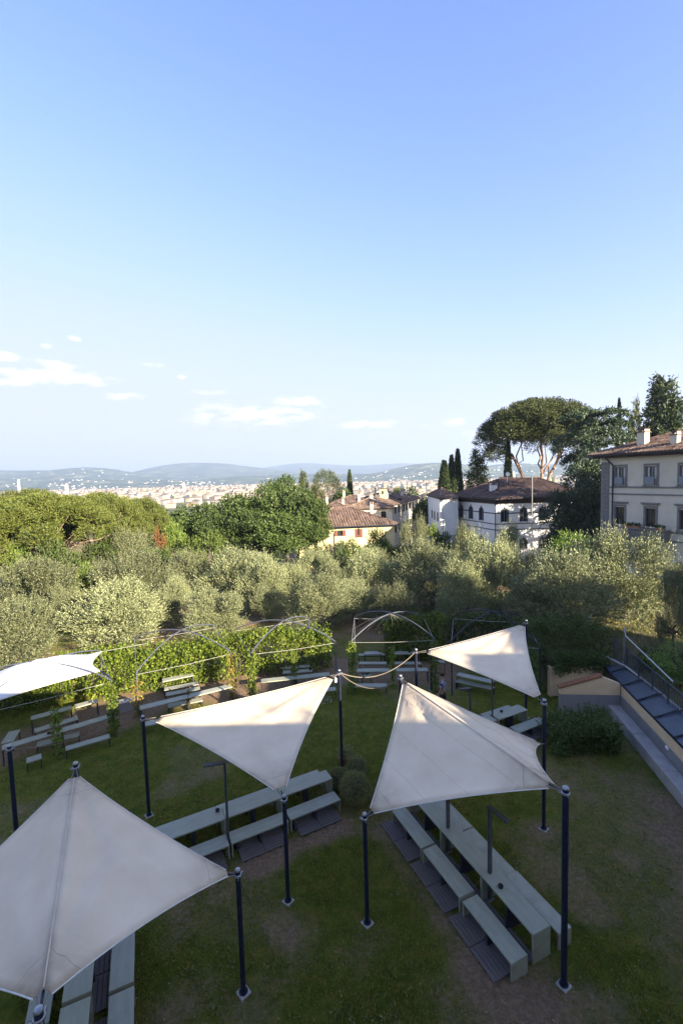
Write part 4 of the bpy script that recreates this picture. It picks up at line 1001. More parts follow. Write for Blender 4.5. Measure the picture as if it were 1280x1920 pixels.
def striped_villa():
    Lp, Cn, Rp = np.array([21.14, 84.0]), np.array([24.39, 72.0]), np.array([39.0, 72.7])
    pts = [Lp, Cn, Rp, np.array([40.0, 88.0]), np.array([24.0, 92.0])]
    r = empty('striped_villa', (0, 0, 0), 0, 'pale villa with dark horizontal bands and arched windows under a dark hip roof', 'building')
    z0, ze = -6.0, 7.5
    for (A_, B_, wins, nm) in ((Lp, Cn, [12.38 - 10.4, 12.43 - 7.2, 12.43 - 3.97], 'l'), (Cn, Rp, [1.48, 4.57, 7.62, 10.7, 13.6], 'r')):
        A, B, rz, L = frame_of(A_, B_)
        hw = .48 if nm == 'r' else .5
        ops = [(s - hw, s + hw, 3.75, 5.75) for s in wins] + [(s - hw, s + hw, -.6, .9) for s in wins]
        w = MB(); wall_open(w, 0, L, z0, ze, ops)
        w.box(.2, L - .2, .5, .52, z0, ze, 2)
        o = w.build('wall', [M['stripewall'], M['stripe'], M['brownwood']], r, loc=(A[0], A[1], 0), rz=rz)
        def put(o_): o_.location = (A[0], A[1], 0); o_.rotation_euler = (0, 0, rz); return o_
        put(bars(r, 'dark_frieze', M['brownwood'], (0, L, -.06, 0, 6.65, ze)))
        for z in (5.15, 3.45, 2.5):
            segs = []; x = 0.0
            for s in wins + [None]:
                e_ = (s - hw - .18) if (s is not None and 2.6 < z) else L
                if s is None or z > 2.6: segs.append((x, min(e_, L), -.05, 0, z - .08, z + .08))
                if s is not None and z > 2.6: x = s + hw + .18
            if z < 3.6: segs = [(0, L, -.05, 0, z - .07, z + .07)]
            put(bars(r, 'stone_band', M['stripe'], *segs))
        for s in wins:
            for zb, zt in ((3.75, 5.75), (-.6, .9)):
                put(window(r, s - hw, s + hw, zb, zt, fr=.06, mframe='greyshutter'))
                # arched surround: jambs and a half-ring, with a fanlight inside it
                a = MB(); a.box(s - hw - .16, s - hw, -.07, .0, zb - .05, zt - .5); a.box(s + hw, s + hw + .16, -.07, .0, zb - .05, zt - .5)
                n = 10; zc = zt - .5
                for k in range(n):
                    t0, t1 = math.pi * k / n, math.pi * (k + 1) / n; V = []
                    for yy in (-.07, .0):
                        for t in (t0, t1):
                            for rr in (hw, hw + .17): V.append((s + rr * math.cos(t), yy, zc + rr * 1.15 * math.sin(t)))
                    a.add(V, [(0, 1, 3, 2), (1, 5, 7, 3), (0, 2, 6, 4)])
                # plaster spandrels inside the square opening
                V = [(s - hw, -.003, zc)] + [(s + hw * math.cos(math.pi - math.pi * k / n), -.003, zc + hw * 1.15 * math.sin(math.pi * k / n)) for k in range(n + 1)]
                a.box(s - .06, s + .06, -.1, 0, zt + .02, zt + .5)
                put(a.build('arched_surround', M['stripe'], r))
                sp = MB(); c_ = [(s + hw * math.cos(math.pi * k / n), -.004, min(zt, zc + hw * 1.04 * math.sin(math.pi * k / n))) for k in range(n + 1)]
                sp.add([(s + hw, -.004, zt)] + c_[:n // 2 + 1], [tuple(range(n // 2 + 2))]); sp.add([(s - hw, -.004, zt)] + c_[n // 2:], [tuple(range(n // 2 + 2))])
                put(sp.build('spandrel', M['stripewall'], r))
    w = MB()
    for i in (2, 3, 4):
        p, q = pts[i], pts[(i + 1) % 5]; w.add([(p[0], p[1], z0), (q[0], q[1], z0), (q[0], q[1], ze), (p[0], p[1], ze)], [(0, 1, 2, 3)])
    w.build('rear_wall', M['villa'], r)
    b = MB(); b.tube([(Cn[0] - .05, Cn[1] - .12, 7.4), (Cn[0] - .05, Cn[1] - .12, -4)], .07, 6); b.build('drain_pipe', M['navy'], r)
    c = np.mean(np.array(pts), 0); ev = [tuple(p + (p - c) / np.linalg.norm(p - c) * 1.25) for p in pts]
    rf = roof(r, ev, [(28.5, 82.0), (35.0, 81.0)], 7.6, 10.5, 'tiles_dark', .36, thick=.25, edge_to=[(0, 0), (1, 0), (1, 1), (0, 1), (0, 0)])
    q = D(924, 905, 76); ch = chimney(rf, q[0], 76, 7.6, 9.6, 1.0, 'white')
    bd = MB()
    q = D(950.6, 889, 71.8)
    prof = [(.02, 0), (.2, .03), (.33, .1), (.36, .16)]
    bd.lathe([(r_, -z_) for r_, z_ in prof][::-1] + [(.3, -.08), (.02, .02)], 20)
    o = MB(); o.v = [(x, z, y) for x, y, z in bd.v]; o.f = bd.f; o.m = bd.m
    o.tube([(0, .05, 0), (0, .1, -1.3)], .03, 6)
    d_ = o.build('satellite_dish', M['lampwhite'], None, loc=(q[0], 76.2, q[2]), smooth=False); tag(d_, 'round white satellite dish on the roof of the striped villa', 'satellite dish')
    d_.location = [float(v) for v in D(950.6, 889, 76.2)]
striped_villa()
q = D(997, 893, 48)
m_ = MB(); m_.tube([(0, 0, -q[2] - 2 + 0), (0, 0, 0)], .05, 8); m_.tube([(-.25, 0, -.1), (.9, 0, -.02)], .03, 5); m_.tube([(0, 0, -7.6), (0, 0, -7.3)], .09, 8)
o = m_.build('mast', M['steel'], None, loc=q); tag(o, 'tall thin metal mast standing in front of the striped villa', 'mast')

# the house the photo is taken from plus unseen blocks added behind the camera to shape the garden shade
def rear_house(x0, x1, y0, y1, z1, label, m):
    r = empty('house', (x0, y0, 0), 0, label, 'building')
    L = x1 - x0; b = MB(); b.box(0, L, y1 - y0, 0, 0, z1)
    b.build('wall', M[m], r)
    for k in range(int(L / 3.5)):
        for z in (1.2, 4.6, 8.0):
            if z + 1.8 < z1: bars(r, 'window', M['pane'], (1.5 + k * 3.5, 2.6 + k * 3.5, -.02, .03, z, z + 1.7))
    bars(r, 'roof', M['tiles'], (-.3, L + .3, y1 - y0 - .3, .3, z1, z1 + .18))
rear_house(-18, 36, -1.5, -13, 10.75, 'tall house behind the garden from whose top the photo is taken', 'white')
rear_house(36.0, 47.5, -3, -6.5, 18.6, 'unseen neighbouring house added to shade the big olive trees on the right', 'villa')  # added blocker, height and depth set by the shade on the right-hand olives
rear_house(23.5, 29.0, -1.25, -7, 13.0, 'unseen raised block added behind the camera to shade the second and third hoops', 'white')  # added blocker, steps the shadow edge up at the second and third hoops
rear_house(29.1, 36, -1.3, -7, 14.7, 'unseen taller block added behind the camera to shade the third hoops', 'white')  # added blocker that keeps the third bay out of the sun
rear_house(3.0, 12.2, -4, -10, 13.3, 'unseen block added above the roof behind the camera to shade the canopy hedge', 'white')  # added blocker that darkens the hedge beside the white canopy
PROTO[('shade', 0)] = make_broad(0, M['broad'], 3.4, 9.0, 2600, .26, .17, 26, .1)
for x, y, h, w in ((33.0, -.2, 18.4, 8.2), (36.8, 0.2, 18.4, 6.5), (27.6, -17.5, 18.6, 9.5), (35.0, -18, 19.4, 8.0)):  # last two are added to make the roof's shadow edge irregular
    cr, tr, (hh, rr) = PROTO[('shade', 0)]; rt_ = empty('broadleaf_tree', (x, y, 0), x, 'tree behind the camera %s' % {33.0: 'left of the neighbouring house', 36.8: 'against the neighbouring house', 27.6: 'added behind the roof to roughen its shadow edge, left one', 35.0: 'added behind the roof to roughen its shadow edge, right one'}[x], 'tree')
    rt_.scale = (w / 2 / rr, w / 2 / rr, h / hh); ob('crown', cr, rt_); ob('trunk', tr, rt_)

# ------------------------------------------------------------------ terrace, garden walls, lean-to roof, railing
tp = [(10.62, 22.78), (13.05, 22.72), (13.62, 21.7), (13.05, 17.6), (11.9, 13.0), (10.35, 6.5), (10.35, .5), (60, .5), (60, 40), (17, 41), (11.5, 33)]
b = MB(); b.prism(tp, -.5, 1.6)
M['terracesoil'] = mat('terrace soil and grass', (.075, .08, .03), (.12, .095, .065), .9, .95, .5, bscale=20)
t = b.build('terrace', M['terracesoil']); tag(t, 'raised terrace ground behind the cream garden wall', None, None, 'structure')
A0, A1 = np.array([12.84, 20.59]), np.array([11.75, 14.1]); wd = (A1 - A0) / np.linalg.norm(A1 - A0); WL = 22.0; wang = math.atan2(wd[1], wd[0])
# local frame: x along the wall towards the camera, +y away from the garden
gw = empty('garden_wall', (A0[0], A0[1], 0), wang, 'long two-tone garden wall with a concrete bench ledge along its foot', 'wall')
MB().box(0, WL, .0, .22, .965, 1.5).build('cream_band', M['plaster'], gw)
MB().box(0, WL, -.02, .22, 0, .965).build('grey_band', M['greyplaster'], gw)
for k in range(9): MB().bbox(k * 2.45, k * 2.45 + 2.44, -.56, -.021, 0, .5, .03).build('ledge', M['ledge'], gw)
q = empty('wall_lamp', (*(A0 + wd * 4.07 ), .91), wang, 'small white lamp fitted to the cream garden wall', 'lamp')
b = MB(); b.bbox(-.09, .09, -.06, -.021, -.06, .06, .02); b.build('fitting', M['lampwhite'], q)
# lean-to sheets
ln = empty('sheet_roof', (A0[0], A0[1], 0), wang, 'slate blue sheet roof sloping over the top of the cream garden wall', 'roof')
wyf = lambda q: float(np.interp(q, [-2.6, -1.1, 2.3, 22], [.04, .6, .87, .95]))
for k in range(15):
    s0 = -2.6 + k * 1.42; s1 = s0 + 1.38
    V = []
    for s, dz in ((s0, .0), (s1, .05)):
        for y, zz_ in ((.0, 1.505), (wyf(s), 1.505 + .45 * wyf(s))): V += [(s, y, zz_ + dz), (s, y, zz_ + dz + .02)]
    MB().add(V, [(1, 5, 7, 3), (0, 2, 6, 4), (0, 4, 5, 1), (2, 3, 7, 6), (0, 1, 3, 2), (4, 6, 7, 5)]).build('roof_sheet', M['sheet'], ln)
    w1 = wyf(s1); MB().tube([(s1 + .02, -.02, 1.57), (s1 + .08, w1 * .5, 1.59 + .22 * w1), (s1 + .18, w1 + .05, 1.6 + .45 * w1)], .028, 6).build('seam', M['seam'], ln)
    MB().tube([(s0, wyf(s0) + .1, 1.9), (s1, w1 + .1, 1.9)], .06, 4).build('kerb', M['ledge'], ln)
b = MB(); b.box(-2.6, WL, -.035, -.002, 1.47, 1.56); b.build('edge_trim', M['navy'], ln)
# gable wall with terracotta coping
E0, E1 = np.array([12.82, 20.62]), np.array([10.12, 20.88]); A, B, rz, L = frame_of(E1, E0)
g = empty('gable_wall', (A[0], A[1], 0), rz, 'short cream wall with a sloping terracotta coping at the end of the long wall', 'wall')
zL, zM, sM = 1.26, 1.84, 1.88
def gprism(x0, x1, y0, y1, zb, zt0, zt1): return MB().add([(x0, y0, zb), (x1, y0, zb), (x1, y1, zb), (x0, y1, zb), (x0, y0, zt0), (x1, y0, zt1), (x1, y1, zt1), (x0, y1, zt0)], [(3, 2, 1, 0), (4, 5, 6, 7), (0, 1, 5, 4), (1, 2, 6, 5), (2, 3, 7, 6), (3, 0, 4, 7)])
gprism(0, sM, 0, .2, .965, zL, zM).build('cream_band', M['plaster'], g); gprism(sM, L, 0, .2, .965, zM, 1.5).build('cream_band', M['plaster'], g)
MB().box(0, L, -.012, .2, 0, .964).build('grey_band', M['greyplaster'], g)
sl = (zM - zL) / sM
for k in range(6):
    x0 = -.06 + k * (sM + .06) / 6; x1 = x0 + (sM + .06) / 6 - .012
    V = [(x, y, zL + sl * x + h) for h in (.002, .085) for y in (-.06, .26) for x in (x0, x1)]
    MB().add(V, [(0, 2, 3, 1), (4, 5, 7, 6), (0, 1, 5, 4), (2, 6, 7, 3), (0, 4, 6, 2), (1, 3, 7, 5)]).build('coping_tile', M['coping'], g)
b = MB(); b.box(10.5, 13.4, 22.6, 22.77, 0, 1.5); b.box(10.4, 10.5, 22.55, 22.82, 0, 1.55)
o = b.build('back_wall', M['plaster']); tag(o, 'cream retaining wall hung with ivy at the back of the garden corner', 'wall')
# railing on the terrace edge
rl = empty('railing', (0, 0, 0), 0, 'dark iron railing with thin bars along the terrace above the sheet roof', 'railing')
rp = [(14.05, 23.2), (13.78, 21.7), (13.15, 18.0), (12.55, 14.6), (11.9, 11.6)]
def along(poly, step):
    out = []; 
    for a, c in zip(poly[:-1], poly[1:]):
        a = np.array(a, float); c = np.array(c, float); n = max(1, int(round(np.linalg.norm(c - a) / step)))
        for k in range(n): out.append(a + (c - a) * k / n)
    return out + [np.array(poly[-1], float)]
for z in (1.75, 2.75): MB().tube([(*p, z) for p in rp], .02 if z < 2 else .028, 6).build('rail', M['iron'], rl)
bm = MB().tube([(0, 0, 1.75), (0, 0, 2.74)], .009, 5).mesh('bar', M['iron']); pm = MB().tube([(0, 0, 1.55), (0, 0, 2.82)], .032, 8).mesh('post', M['iron'])
for p in along(rp, .115): ob('bar', bm, rl, (*p, 0))
for p in along(rp, 1.5): ob('post', pm, rl, (*p, 0))
MB().tube([(13.2, 20.9, 3.7), (12.9, 17.4, 3.1)], .03, 6).tube([(13.8, 22.0, 1.6), (13.78, 21.9, 3.7)], .045, 8).tube([(13.8, 22.0, 3.7), (13.2, 20.9, 3.7)], .03, 6).build('handrail', M['steel'], rl)

# ------------------------------------------------------------------ vine hedge and climbing plants
def path_pts(pp, n):
    pp = np.array(pp, float); d = np.r_[0, np.cumsum(np.linalg.norm(np.diff(pp, axis=0), axis=1))]; t = RG.uniform(0, d[-1], n)
    x = np.interp(t, d, pp[:, 0]); y = np.interp(t, d, pp[:, 1])
    dx = np.interp(t + .3, d, pp[:, 0]) - np.interp(t - .3, d, pp[:, 0]); dy = np.interp(t + .3, d, pp[:, 1]) - np.interp(t - .3, d, pp[:, 1]); l = np.hypot(dx, dy) + 1e-9
    return t, x, y, dy / l, -dx / l          # normal towards the garden
def strip_leaves(pp, n, hgt, thick, mt, L=.13, W=.1, k=5, lump=.8):
    t, x, y, nx, ny = path_pts(pp, n)
    h = hgt * (1.08 - .38 * vnoise(np.stack([t, t * 0, t * 0], -1), .45) - .2 * vnoise(np.stack([t, t * 0, t * 0], -1), 1.7))
    z = RG.random(n) ** .85 * h
    lumpv = (fbm(np.stack([t, z, 0 * z], -1), .9, 3) - .5) * 2 * lump
    side = RG.choice([1, 1, 1, 0, -1], n) * RG.uniform(.6, 1, n)
    topm = RG.random(n) < .22; z = np.where(topm, h + RG.normal(0, .06, n), z); side = np.where(topm, RG.uniform(-1, 1, n), side)
    off = side * thick / 2 + np.where(side > 0, lumpv, 0)
    p = np.stack([x + nx * off, y + ny * off, z], -1)
    d = np.stack([nx * side, ny * side, np.where(topm, .9, .15)], -1) + RG.normal(size=(n, 3)) * .55; d /= np.linalg.norm(d, axis=1, keepdims=True)
    return sprigs(p, d, k, L * .5, L, W, .8)
hb = [P(*q, 0)[:2] for q in ((-330, 1385), (-120, 1352), (0, 1335), (100, 1315), (200, 1298), (300, 1284), (420, 1268), (520, 1256), (620, 1247), (720, 1238), (830, 1232), (940, 1226), (1030, 1224))]
def vine_hedge(seg, label, n, hgt, mt, group='sections of the vine hedge behind the tables'):
    r = empty('vine_hedge', (0, 0, 0), 0, label, 'hedge', group)
    V, Fq = strip_leaves(seg, n, hgt, .9, mt)
    t_, x_, y_, nx_, ny_ = path_pts(seg, n // 14); q_ = np.stack([x_ + RG.normal(0, .3, len(x_)), y_ + RG.normal(0, .3, len(x_)), np.full(len(x_), hgt * .82)], -1); d_ = RG.normal(size=q_.shape) * .5 + [0, 0, .7]
    V2, F2 = sprigs(q_, d_ / np.linalg.norm(d_, axis=1, keepdims=True), 9, .075, .12, .09, .6); V, Fq = join([(V, Fq), (V2, F2)]); ob('foliage', np_mesh('foliage', V, Fq, [M[mt]]), r)
    t, x, y, nx, ny = path_pts(seg, 60); b = MB()
    for k in range(60): b.tube([(x[k], y[k], -.05), (x[k] + RG.normal() * .1, y[k] + RG.normal() * .1, .8), (x[k] + RG.normal() * .25, y[k] + RG.normal() * .2, 1.9)], [.03, .022, .01], 4)
    b.build('stems', M['bark'], r)
vine_hedge(hb[0:4], 'shaded end of the vine hedge behind the white canopy', 2300, 2.2, 'vine')
vine_hedge(hb[3:7], 'bright sunlit part of the vine hedge behind the first crossed hoops', 3300, 2.45, 'vine')
vine_hedge(hb[6:9], 'part of the vine hedge behind the second crossed hoops', 2300, 2.5, 'vine')
vine_hedge(hb[9:11], 'dark part of the vine hedge behind the third crossed hoops', 1900, 2.7, 'vine')
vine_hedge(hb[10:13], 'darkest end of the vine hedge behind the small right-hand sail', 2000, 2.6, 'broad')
ivy = MB()
for nm, seg, n, hg, th, lab, zb in (('ivy', [(10.5, 22.7), (13.4, 22.9)], 900, .75, .6, 'ivy spilling over the top of the cream back wall', 1.25), ('shrub', [(9.2, 24.6), (12.2, 24.4), (14.3, 24.6)], 2200, 2.6, 1.6, 'dark undergrowth below the big dark olive tree', .9),
                                    ('shrub', [(8.4, 18.3), (9.4, 18.3), (10.4, 18.5), (11.1, 18.4)], 1700, 1.15, 1.5, 'low dense green shrub in front of the gable wall', 0), ('shrub', [(14.8, 22.5), (17.5, 21), (20, 19)], 1300, .7, 1.3, 'low flowering shrubs on the terrace behind the railing', 1.6),
                                    ('shrub', [(9.3, 22.5), (9.9, 23.6)], 420, 2.3, .8, 'tall creeper hanging beside the left end of the back wall', 0)):
    V, Fq = strip_leaves(seg, n, hg, th, 'broad', .11, .06, 6, .3); V[:, 2] += zb
    o = ob(nm, np_mesh(nm, V, Fq, [M['broad']])); tag(o, lab, 'shrub' if nm == 'shrub' else 'ivy')
def climb(px, ytop, ybot, label, dens=1.0, mt='vine_dry', rad=.13, z1=None):
    B = P(px, ybot, 0); zt = D(px, ytop, B[1])[2] if z1 is None else z1
    n = int(95 * dens * max(zt, .8)); z = RG.random(n) * zt; a = RG.uniform(0, 6.28, n); rr = RG.uniform(.3, 1, n) * rad * (1 + .8 * vnoise(np.stack([z, z * 0 + px, z * 0], -1), 2.2))
    p = np.stack([rr * np.cos(a), rr * np.sin(a), z], -1); d = np.stack([np.cos(a) * .5, np.sin(a) * .5, np.full(n, -.35)], -1) + RG.normal(size=(n, 3)) * .4
    V, Fq = sprigs(p, d / np.linalg.norm(d, axis=1, keepdims=True), 3, .05, .11, .08, .8)
    r = empty('climbing_vine', B, 0, label, 'climbing plant', 'vines climbing the pergola posts')
    ob('leaves', np_mesh('leaves', V, Fq, [M[mt]]), r)
    b = MB(); b.tube([(.05 * math.sin(k * 1.9), .05 * math.cos(k * 1.9), zt * k / 9) for k in range(10)], .014, 5); b.build('stem', M['bark'], r)
climb(215, 1278, 1378, 'vine on the post at the right corner of the white canopy', 1.5, 'vine')
climb(259, 1275, 1345, 'thin vine on the left front post of the first hoops', .9)
climb(110, 1325, 1420, 'vine hanging in front of the benches under the white canopy', .8, 'vine', .1)
climb(354, 1290, 1330, 'yellow vine sprig rising at the middle of the front table, first hoops', .35, 'vine_dry', .08)
climb(437, 1226, 1308, 'withered vine on the right front post of the first hoops', .9)
climb(474, 1224, 1322, 'leafy vine on the left front post of the second hoops', 1.4, 'vine')
climb(553, 1205, 1290, 'vine hanging at the middle of the second hoops', 1.1, 'vine', .11)
climb(661, 1203, 1300, 'leafy vine on the left front post of the third hoops', 1.3, 'vine')
climb(737, 1212, 1290, 'thin vine hanging at the middle of the third hoops', .8, 'vine', .08)
climb(815, 1200, 1298, 'vine on the right front post of the third hoops', 1.0, 'vine')

# ------------------------------------------------------------------ pergola hoops
def bay(a, c, depth, zp, zc, label, vines=False, back_z=None, m='hoop'):
    a = np.array(a, float); c = np.array(c, float); L = np.linalg.norm(c - a); u = (c - a) / L; n = np.array([-u[1], u[0]])
    r = empty('pergola', (a[0], a[1], 0), math.atan2(u[1], u[0]), label, 'pergola', 'crossed hoop pergolas over the table bays')
    cor = [(0, 0), (L, 0), (L, depth), (0, depth)]
    for k, (x, y) in enumerate(cor): MB().tube([(x, y, -.05), (x, y, zp[k])], .03, 8).build('post', M[m], r)
    for i, j in ((0, 2), (1, 3)):
        p0 = np.array([*cor[i], zp[i]]); p1 = np.array([*cor[j], zp[j]]); pts = []
        for t in np.linspace(0, 1, 25):
            q = p0 + (p1 - p0) * t; base = q[2]; mid = (p0[2] + p1[2]) / 2
            q[2] = base + (zc + (.03 if i else -.03) - mid) * math.sin(math.pi * t) ** .85; pts.append(q)
        MB().tube(pts, .032, 8).build('hoop', M[m], r)
    w = MB(); 
    for (i, j) in ((0, 1), (1, 2), (2, 3), (3, 0)):
        w.tube([(*cor[i], zp[i] - .08), ((cor[i][0] + cor[j][0]) / 2, (cor[i][1] + cor[j][1]) / 2, (zp[i] + zp[j]) / 2 - .13), (*cor[j], zp[j] - .08)], .011, 5)
    w.build('span_wire', M['wire'], r)
    return r
bay((-15.2, 17.4), (-10.8, 20.35), 4.2, (2.5, 2.5, 2.6, 2.6), 3.3, 'crossed hoops carrying the white canopy at the left')
bay((-10.25, 21.64), (-6.07, 23.6), 4.6, (2.25, 2.4, 2.5, 2.5), 3.3, 'first open pair of crossed hoops, beside the white canopy')
bay((-4.8, 22.66), (-.54, 24.5), 4.4, (2.7, 2.5, 2.6, 2.6), 3.4, 'second open pair of crossed hoops, behind the middle sail')
pb = bay((.34, 23.52), (4.68, 23.26), 4.6, (2.86, 2.96, 2.7, 2.7), 3.65, 'third open pair of crossed hoops with wires fanning from its crown')
b = MB()
for k in range(9):
    x = -.2 + k * .5; b.tube([(2.17, 2.3, 3.62), (2.17 + (x - 2.1) * .6, 2.9, 3.0), (x, 3.6, 2.2)], .007, 4)
b.build('fan_wire', M['wire'], pb)
bay((5.5, 23.0), (9.6, 21.9), 4.4, (2.9, 2.9, 2.8, 2.8), 3.9, 'dark pair of crossed hoops behind the small right-hand sail', m='navy')
# white canopy on the left hoops
def tri_patch(V3, sag, n=26, trim=.05, wrinkle=.05, dip=0.0, seed=0.0):
    """triangle with concave edges: V3 three corners, sag (edge01, edge12, edge20)"""
    a, b_, c = [np.array(v, float) for v in V3]; cen = (a + b_ + c) / 3
    pts = []; idx = {}; st = []
    inward = []
    for p, q in ((a, b_), (b_, c), (c, a)):
        m_ = (p + q) / 2; d = cen - m_; t = (q - p) / np.linalg.norm(q - p); d = d - t * (d @ t); inward.append(d / np.linalg.norm(d))
    nrm = np.cross(b_ - a, c - a); nrm /= np.linalg.norm(nrm); nrm = nrm if nrm[2] > 0 else -nrm
    for i in range(n + 1):
        for j in range(n + 1 - i):
            k = n - i - j; w = (i / n, j / n, k / n)
            p = a * w[0] + b_ * w[1] + c * w[2]
            e = (4 * w[0] * w[1], 4 * w[1] * w[2], 4 * w[2] * w[0])
            for ee, s, d in zip(e, sag, inward): p = p + d * ee * s
            p = p - nrm * dip * 27 * w[0] * w[1] * w[2]
            # creases running into the corners
            for ci in range(3):
                if w[ci] > .15:
                    o1, o2 = w[(ci + 1) % 3], w[(ci + 2) % 3]; ang = o1 / (o1 + o2 + 1e-6)
                    edge = min(1, 4 * o1 * o2 / (o1 + o2 + 1e-6) ** 2)
                    amp = ((w[ci] - .15) / .85) * (1 - w[ci]) * 3.4
                    p = p + nrm * wrinkle * amp * edge * (math.sin(ang * 11 + seed + ci) + .6 * math.sin(ang * 23 + seed * 2))
            idx[(i, j)] = len(pts); pts.append(p); mw = max(w); st.append(max(0, (mw - .68) / .32) * .75 + max(0, (.03 - min(w)) / .03) * .25)
    F3 = []
    lim = 1 - trim
    for i in range(n):
        for j in range(n - i):
            k = n - i - j
            def ok(cs): return all(max(x / n, y / n, (n - x - y) / n) <= lim + 1e-9 for x, y in cs)
            t1 = ((i, j), (i + 1, j), (i, j + 1))
            if ok(t1): F3.append([idx[q] for q in t1])
            if i + j < n - 1:
                t2 = ((i + 1, j), (i + 1, j + 1), (i, j + 1))
                if ok(t2): F3.append([idx[q] for q in t2])
    return np.array(pts), F3, st, idx, n, lim
def edge_line(idx, pts, n, e, lim):
    out = []
    for t in range(n + 1):
        w = [0, 0, 0]; w[e] = n - t; w[(e + 1) % 3] = t
        if max(w) / n <= lim + 1e-9: out.append(pts[idx[(w[0], w[1])]])
    return out
def sail(label, tris, corner_poles, ridge=False, name='shade_sail', thick=.006, hemr=.012):
    root = empty(name, tris[0][0][0], 0, label, 'shade sail', 'cream canvas shade sails over the lawn' if name == 'shade_sail' else None)
    off = Vector(root.location)
    for ti, (V3, sag, kw) in enumerate(tris):
        pts, F3, st, idx, n, lim = tri_patch(V3, sag, **kw)
        me = np_mesh('canvas_panel', pts - np.array(off), F3, [M['canvas']], smooth=True)
        a = me.attributes.new('stain', 'FLOAT', 'POINT'); a.data.foreach_set('value', np.array(st, dtype=np.float32)[:len(me.vertices)])
        o = ob('canvas_panel', me, root)
        md = o.modifiers.new('thickness', 'SOLIDIFY'); md.thickness = thick
        for e in range(3):
            if ridge and e == 2 and ti == 1: continue
            ln_ = edge_line(idx, pts, n, e, lim)
            MB().tube([q - np.array(off) for q in ln_], hemr if not (ridge and e == 2) else .011, 6).build('hem', M['hem' if not (ridge and e == 2) else 'ridgeseam'], root)
        # stitched seams across the panel
        s = MB()
        for k in ((4, 11, 17) if n > 20 else (5,)):
            ln_ = [pts[idx[(i, k)]] for i in range(n + 1 - k) if max(i, k, n - i - k) / n <= lim]
            if len(ln_) > 2: s.tube([q - np.array(off) + np.array([0, 0, .003]) for q in ln_], .0022, 4)
        for e in range(3):     # reinforcement seam near every corner
            k = int(n * .88); ln_ = []
            for t in range(n - k + 1):
                w = [0, 0, 0]; w[e] = k; w[(e + 1) % 3] = t; w[(e + 2) % 3] = n - k - t; ln_.append(pts[idx[(w[0], w[1])]])
            s.tube([q - np.array(off) + np.array([0, 0, .006]) for q in ln_], .0035, 4)
        s.build('seam', M['stitch'], root)
    return root
def corner(pole, cen, r):     # canvas corner point that stops short of the pole
    p = np.array(pole, float); c = np.array(cen, float); d = c - p; return p + d / np.linalg.norm(d) * r
def rig(pole_xyz, ends, label, pole_label_part=True):
    pass
SP = {'left_back': (-10.45, 13.49, 3.55), 'mid_left': (-6.95, 14.95, 3.6), 'low_front': (-2.5, 9.4, 2.97), 'low_mid': (-1.75, 11.6, 3.05), 'low_right': (.37, 10.92, 3.0),
      'high_right': (4.68, 9.37, 4.68), 'right_mid': (6.23, 13.87, 4.34), 'centre': (-.25, 16.69, 4.27), 'back_mid': (2.85, 17.95, 4.5), 'back_right': (8.38, 20.57, 4.7),
      'top1': (-6.8, 10.86, 4.6), 'bot1': (-4.19, 5.52, 4.6), 'x3': (1.94, 15.79, 4.4), 'left1': (-8.9, 7.3, 3.0)}
def pole(key, label, r=.057, base=True, lean=(0, 0), both=None):
    x, y, z = SP[key]
    o = empty('sail_pole', (x, y, 0), RG.uniform(0, 1.5), label, 'pole', 'dark blue poles that hold the sails')
    MB().tube([(0, 0, .03), (lean[0], lean[1], z - .02)], r, 14).build('shaft', M['navy'], o, smooth=False)
    MB().lathe([(r * 1.05, z - .03), (r * 1.07, z - .01), (r * .9, z + .012), (.01, z + .02)], 14).build('cap', M['steel'], o)
    b = MB(); b.bbox(-.125, .125, -.125, .125, -.02, .04, .01); b.build('footing', M['concrete'], o)
    b = MB(); b.lathe([(.1, .045), (.1, .06), (r + .004, .062), (r + .002, .16)], 14)
    for k in range(4):
        an = k * math.pi / 2 + .785; b.lathe([(.012, .06), (.012, .09)], 6, c=(.085 * math.cos(an), .085 * math.sin(an)))
    b.build('flange', M['navy'], o)
    b = MB(); b.lathe([(r + .012, z - .16), (r + .022, z - .15), (r + .022, z - .11), (r + .012, z - .1)], 14)
    for k in range(3):
        an = k * 2.1; b.tube([((r + .02) * math.cos(an), (r + .02) * math.sin(an), z - .13), ((r + .07) * math.cos(an), (r + .07) * math.sin(an), z - .11), ((r + .075) * math.cos(an), (r + .075) * math.sin(an), z - .15), ((r + .02) * math.cos(an), (r + .02) * math.sin(an), z - .16)], .009, 5)
    b.build('ring', M['steel'], o)
pole('left_back', 'sail pole at the left edge, in front of the canopy benches', .064)
pole('mid_left', 'sail pole at the left corner of the middle sail')
pole('low_front', 'short nearest sail pole, at the right corner of the big front sail')
pole('low_mid', 'short sail pole under the lower tip of the middle sail')
pole('low_right', 'short sail pole at the lower left corner of the right-hand sail')
pole('high_right', 'tall nearest sail pole standing beside the row of tables on the right', .068)
pole('right_mid', 'sail pole on the right where two sails meet, in front of the green shrub')
pole('centre', 'tall sail pole in the centre of the lawn beside the round shrubs')
pole('back_mid', 'galvanised-looking sail pole behind the right-hand sail, at the tip of the small sail')
pole('back_right', 'sail pole at the far upper corner of the small right-hand sail')
pole('top1', 'sail pole under the upper tip of the big front sail')
pole('bot1', 'sail pole at the bottom edge under the lower tip of the big front sail')
pole('x3', 'sail pole under the upper tip of the right-hand sail')
pole('left1', 'sail pole holding the far left corner of the big front sail')
SP['post_c'] = (4.55, 23.6, 2.6)
pole('post_c', 'short dark post beside the man, at the right of the third hoops', .06)
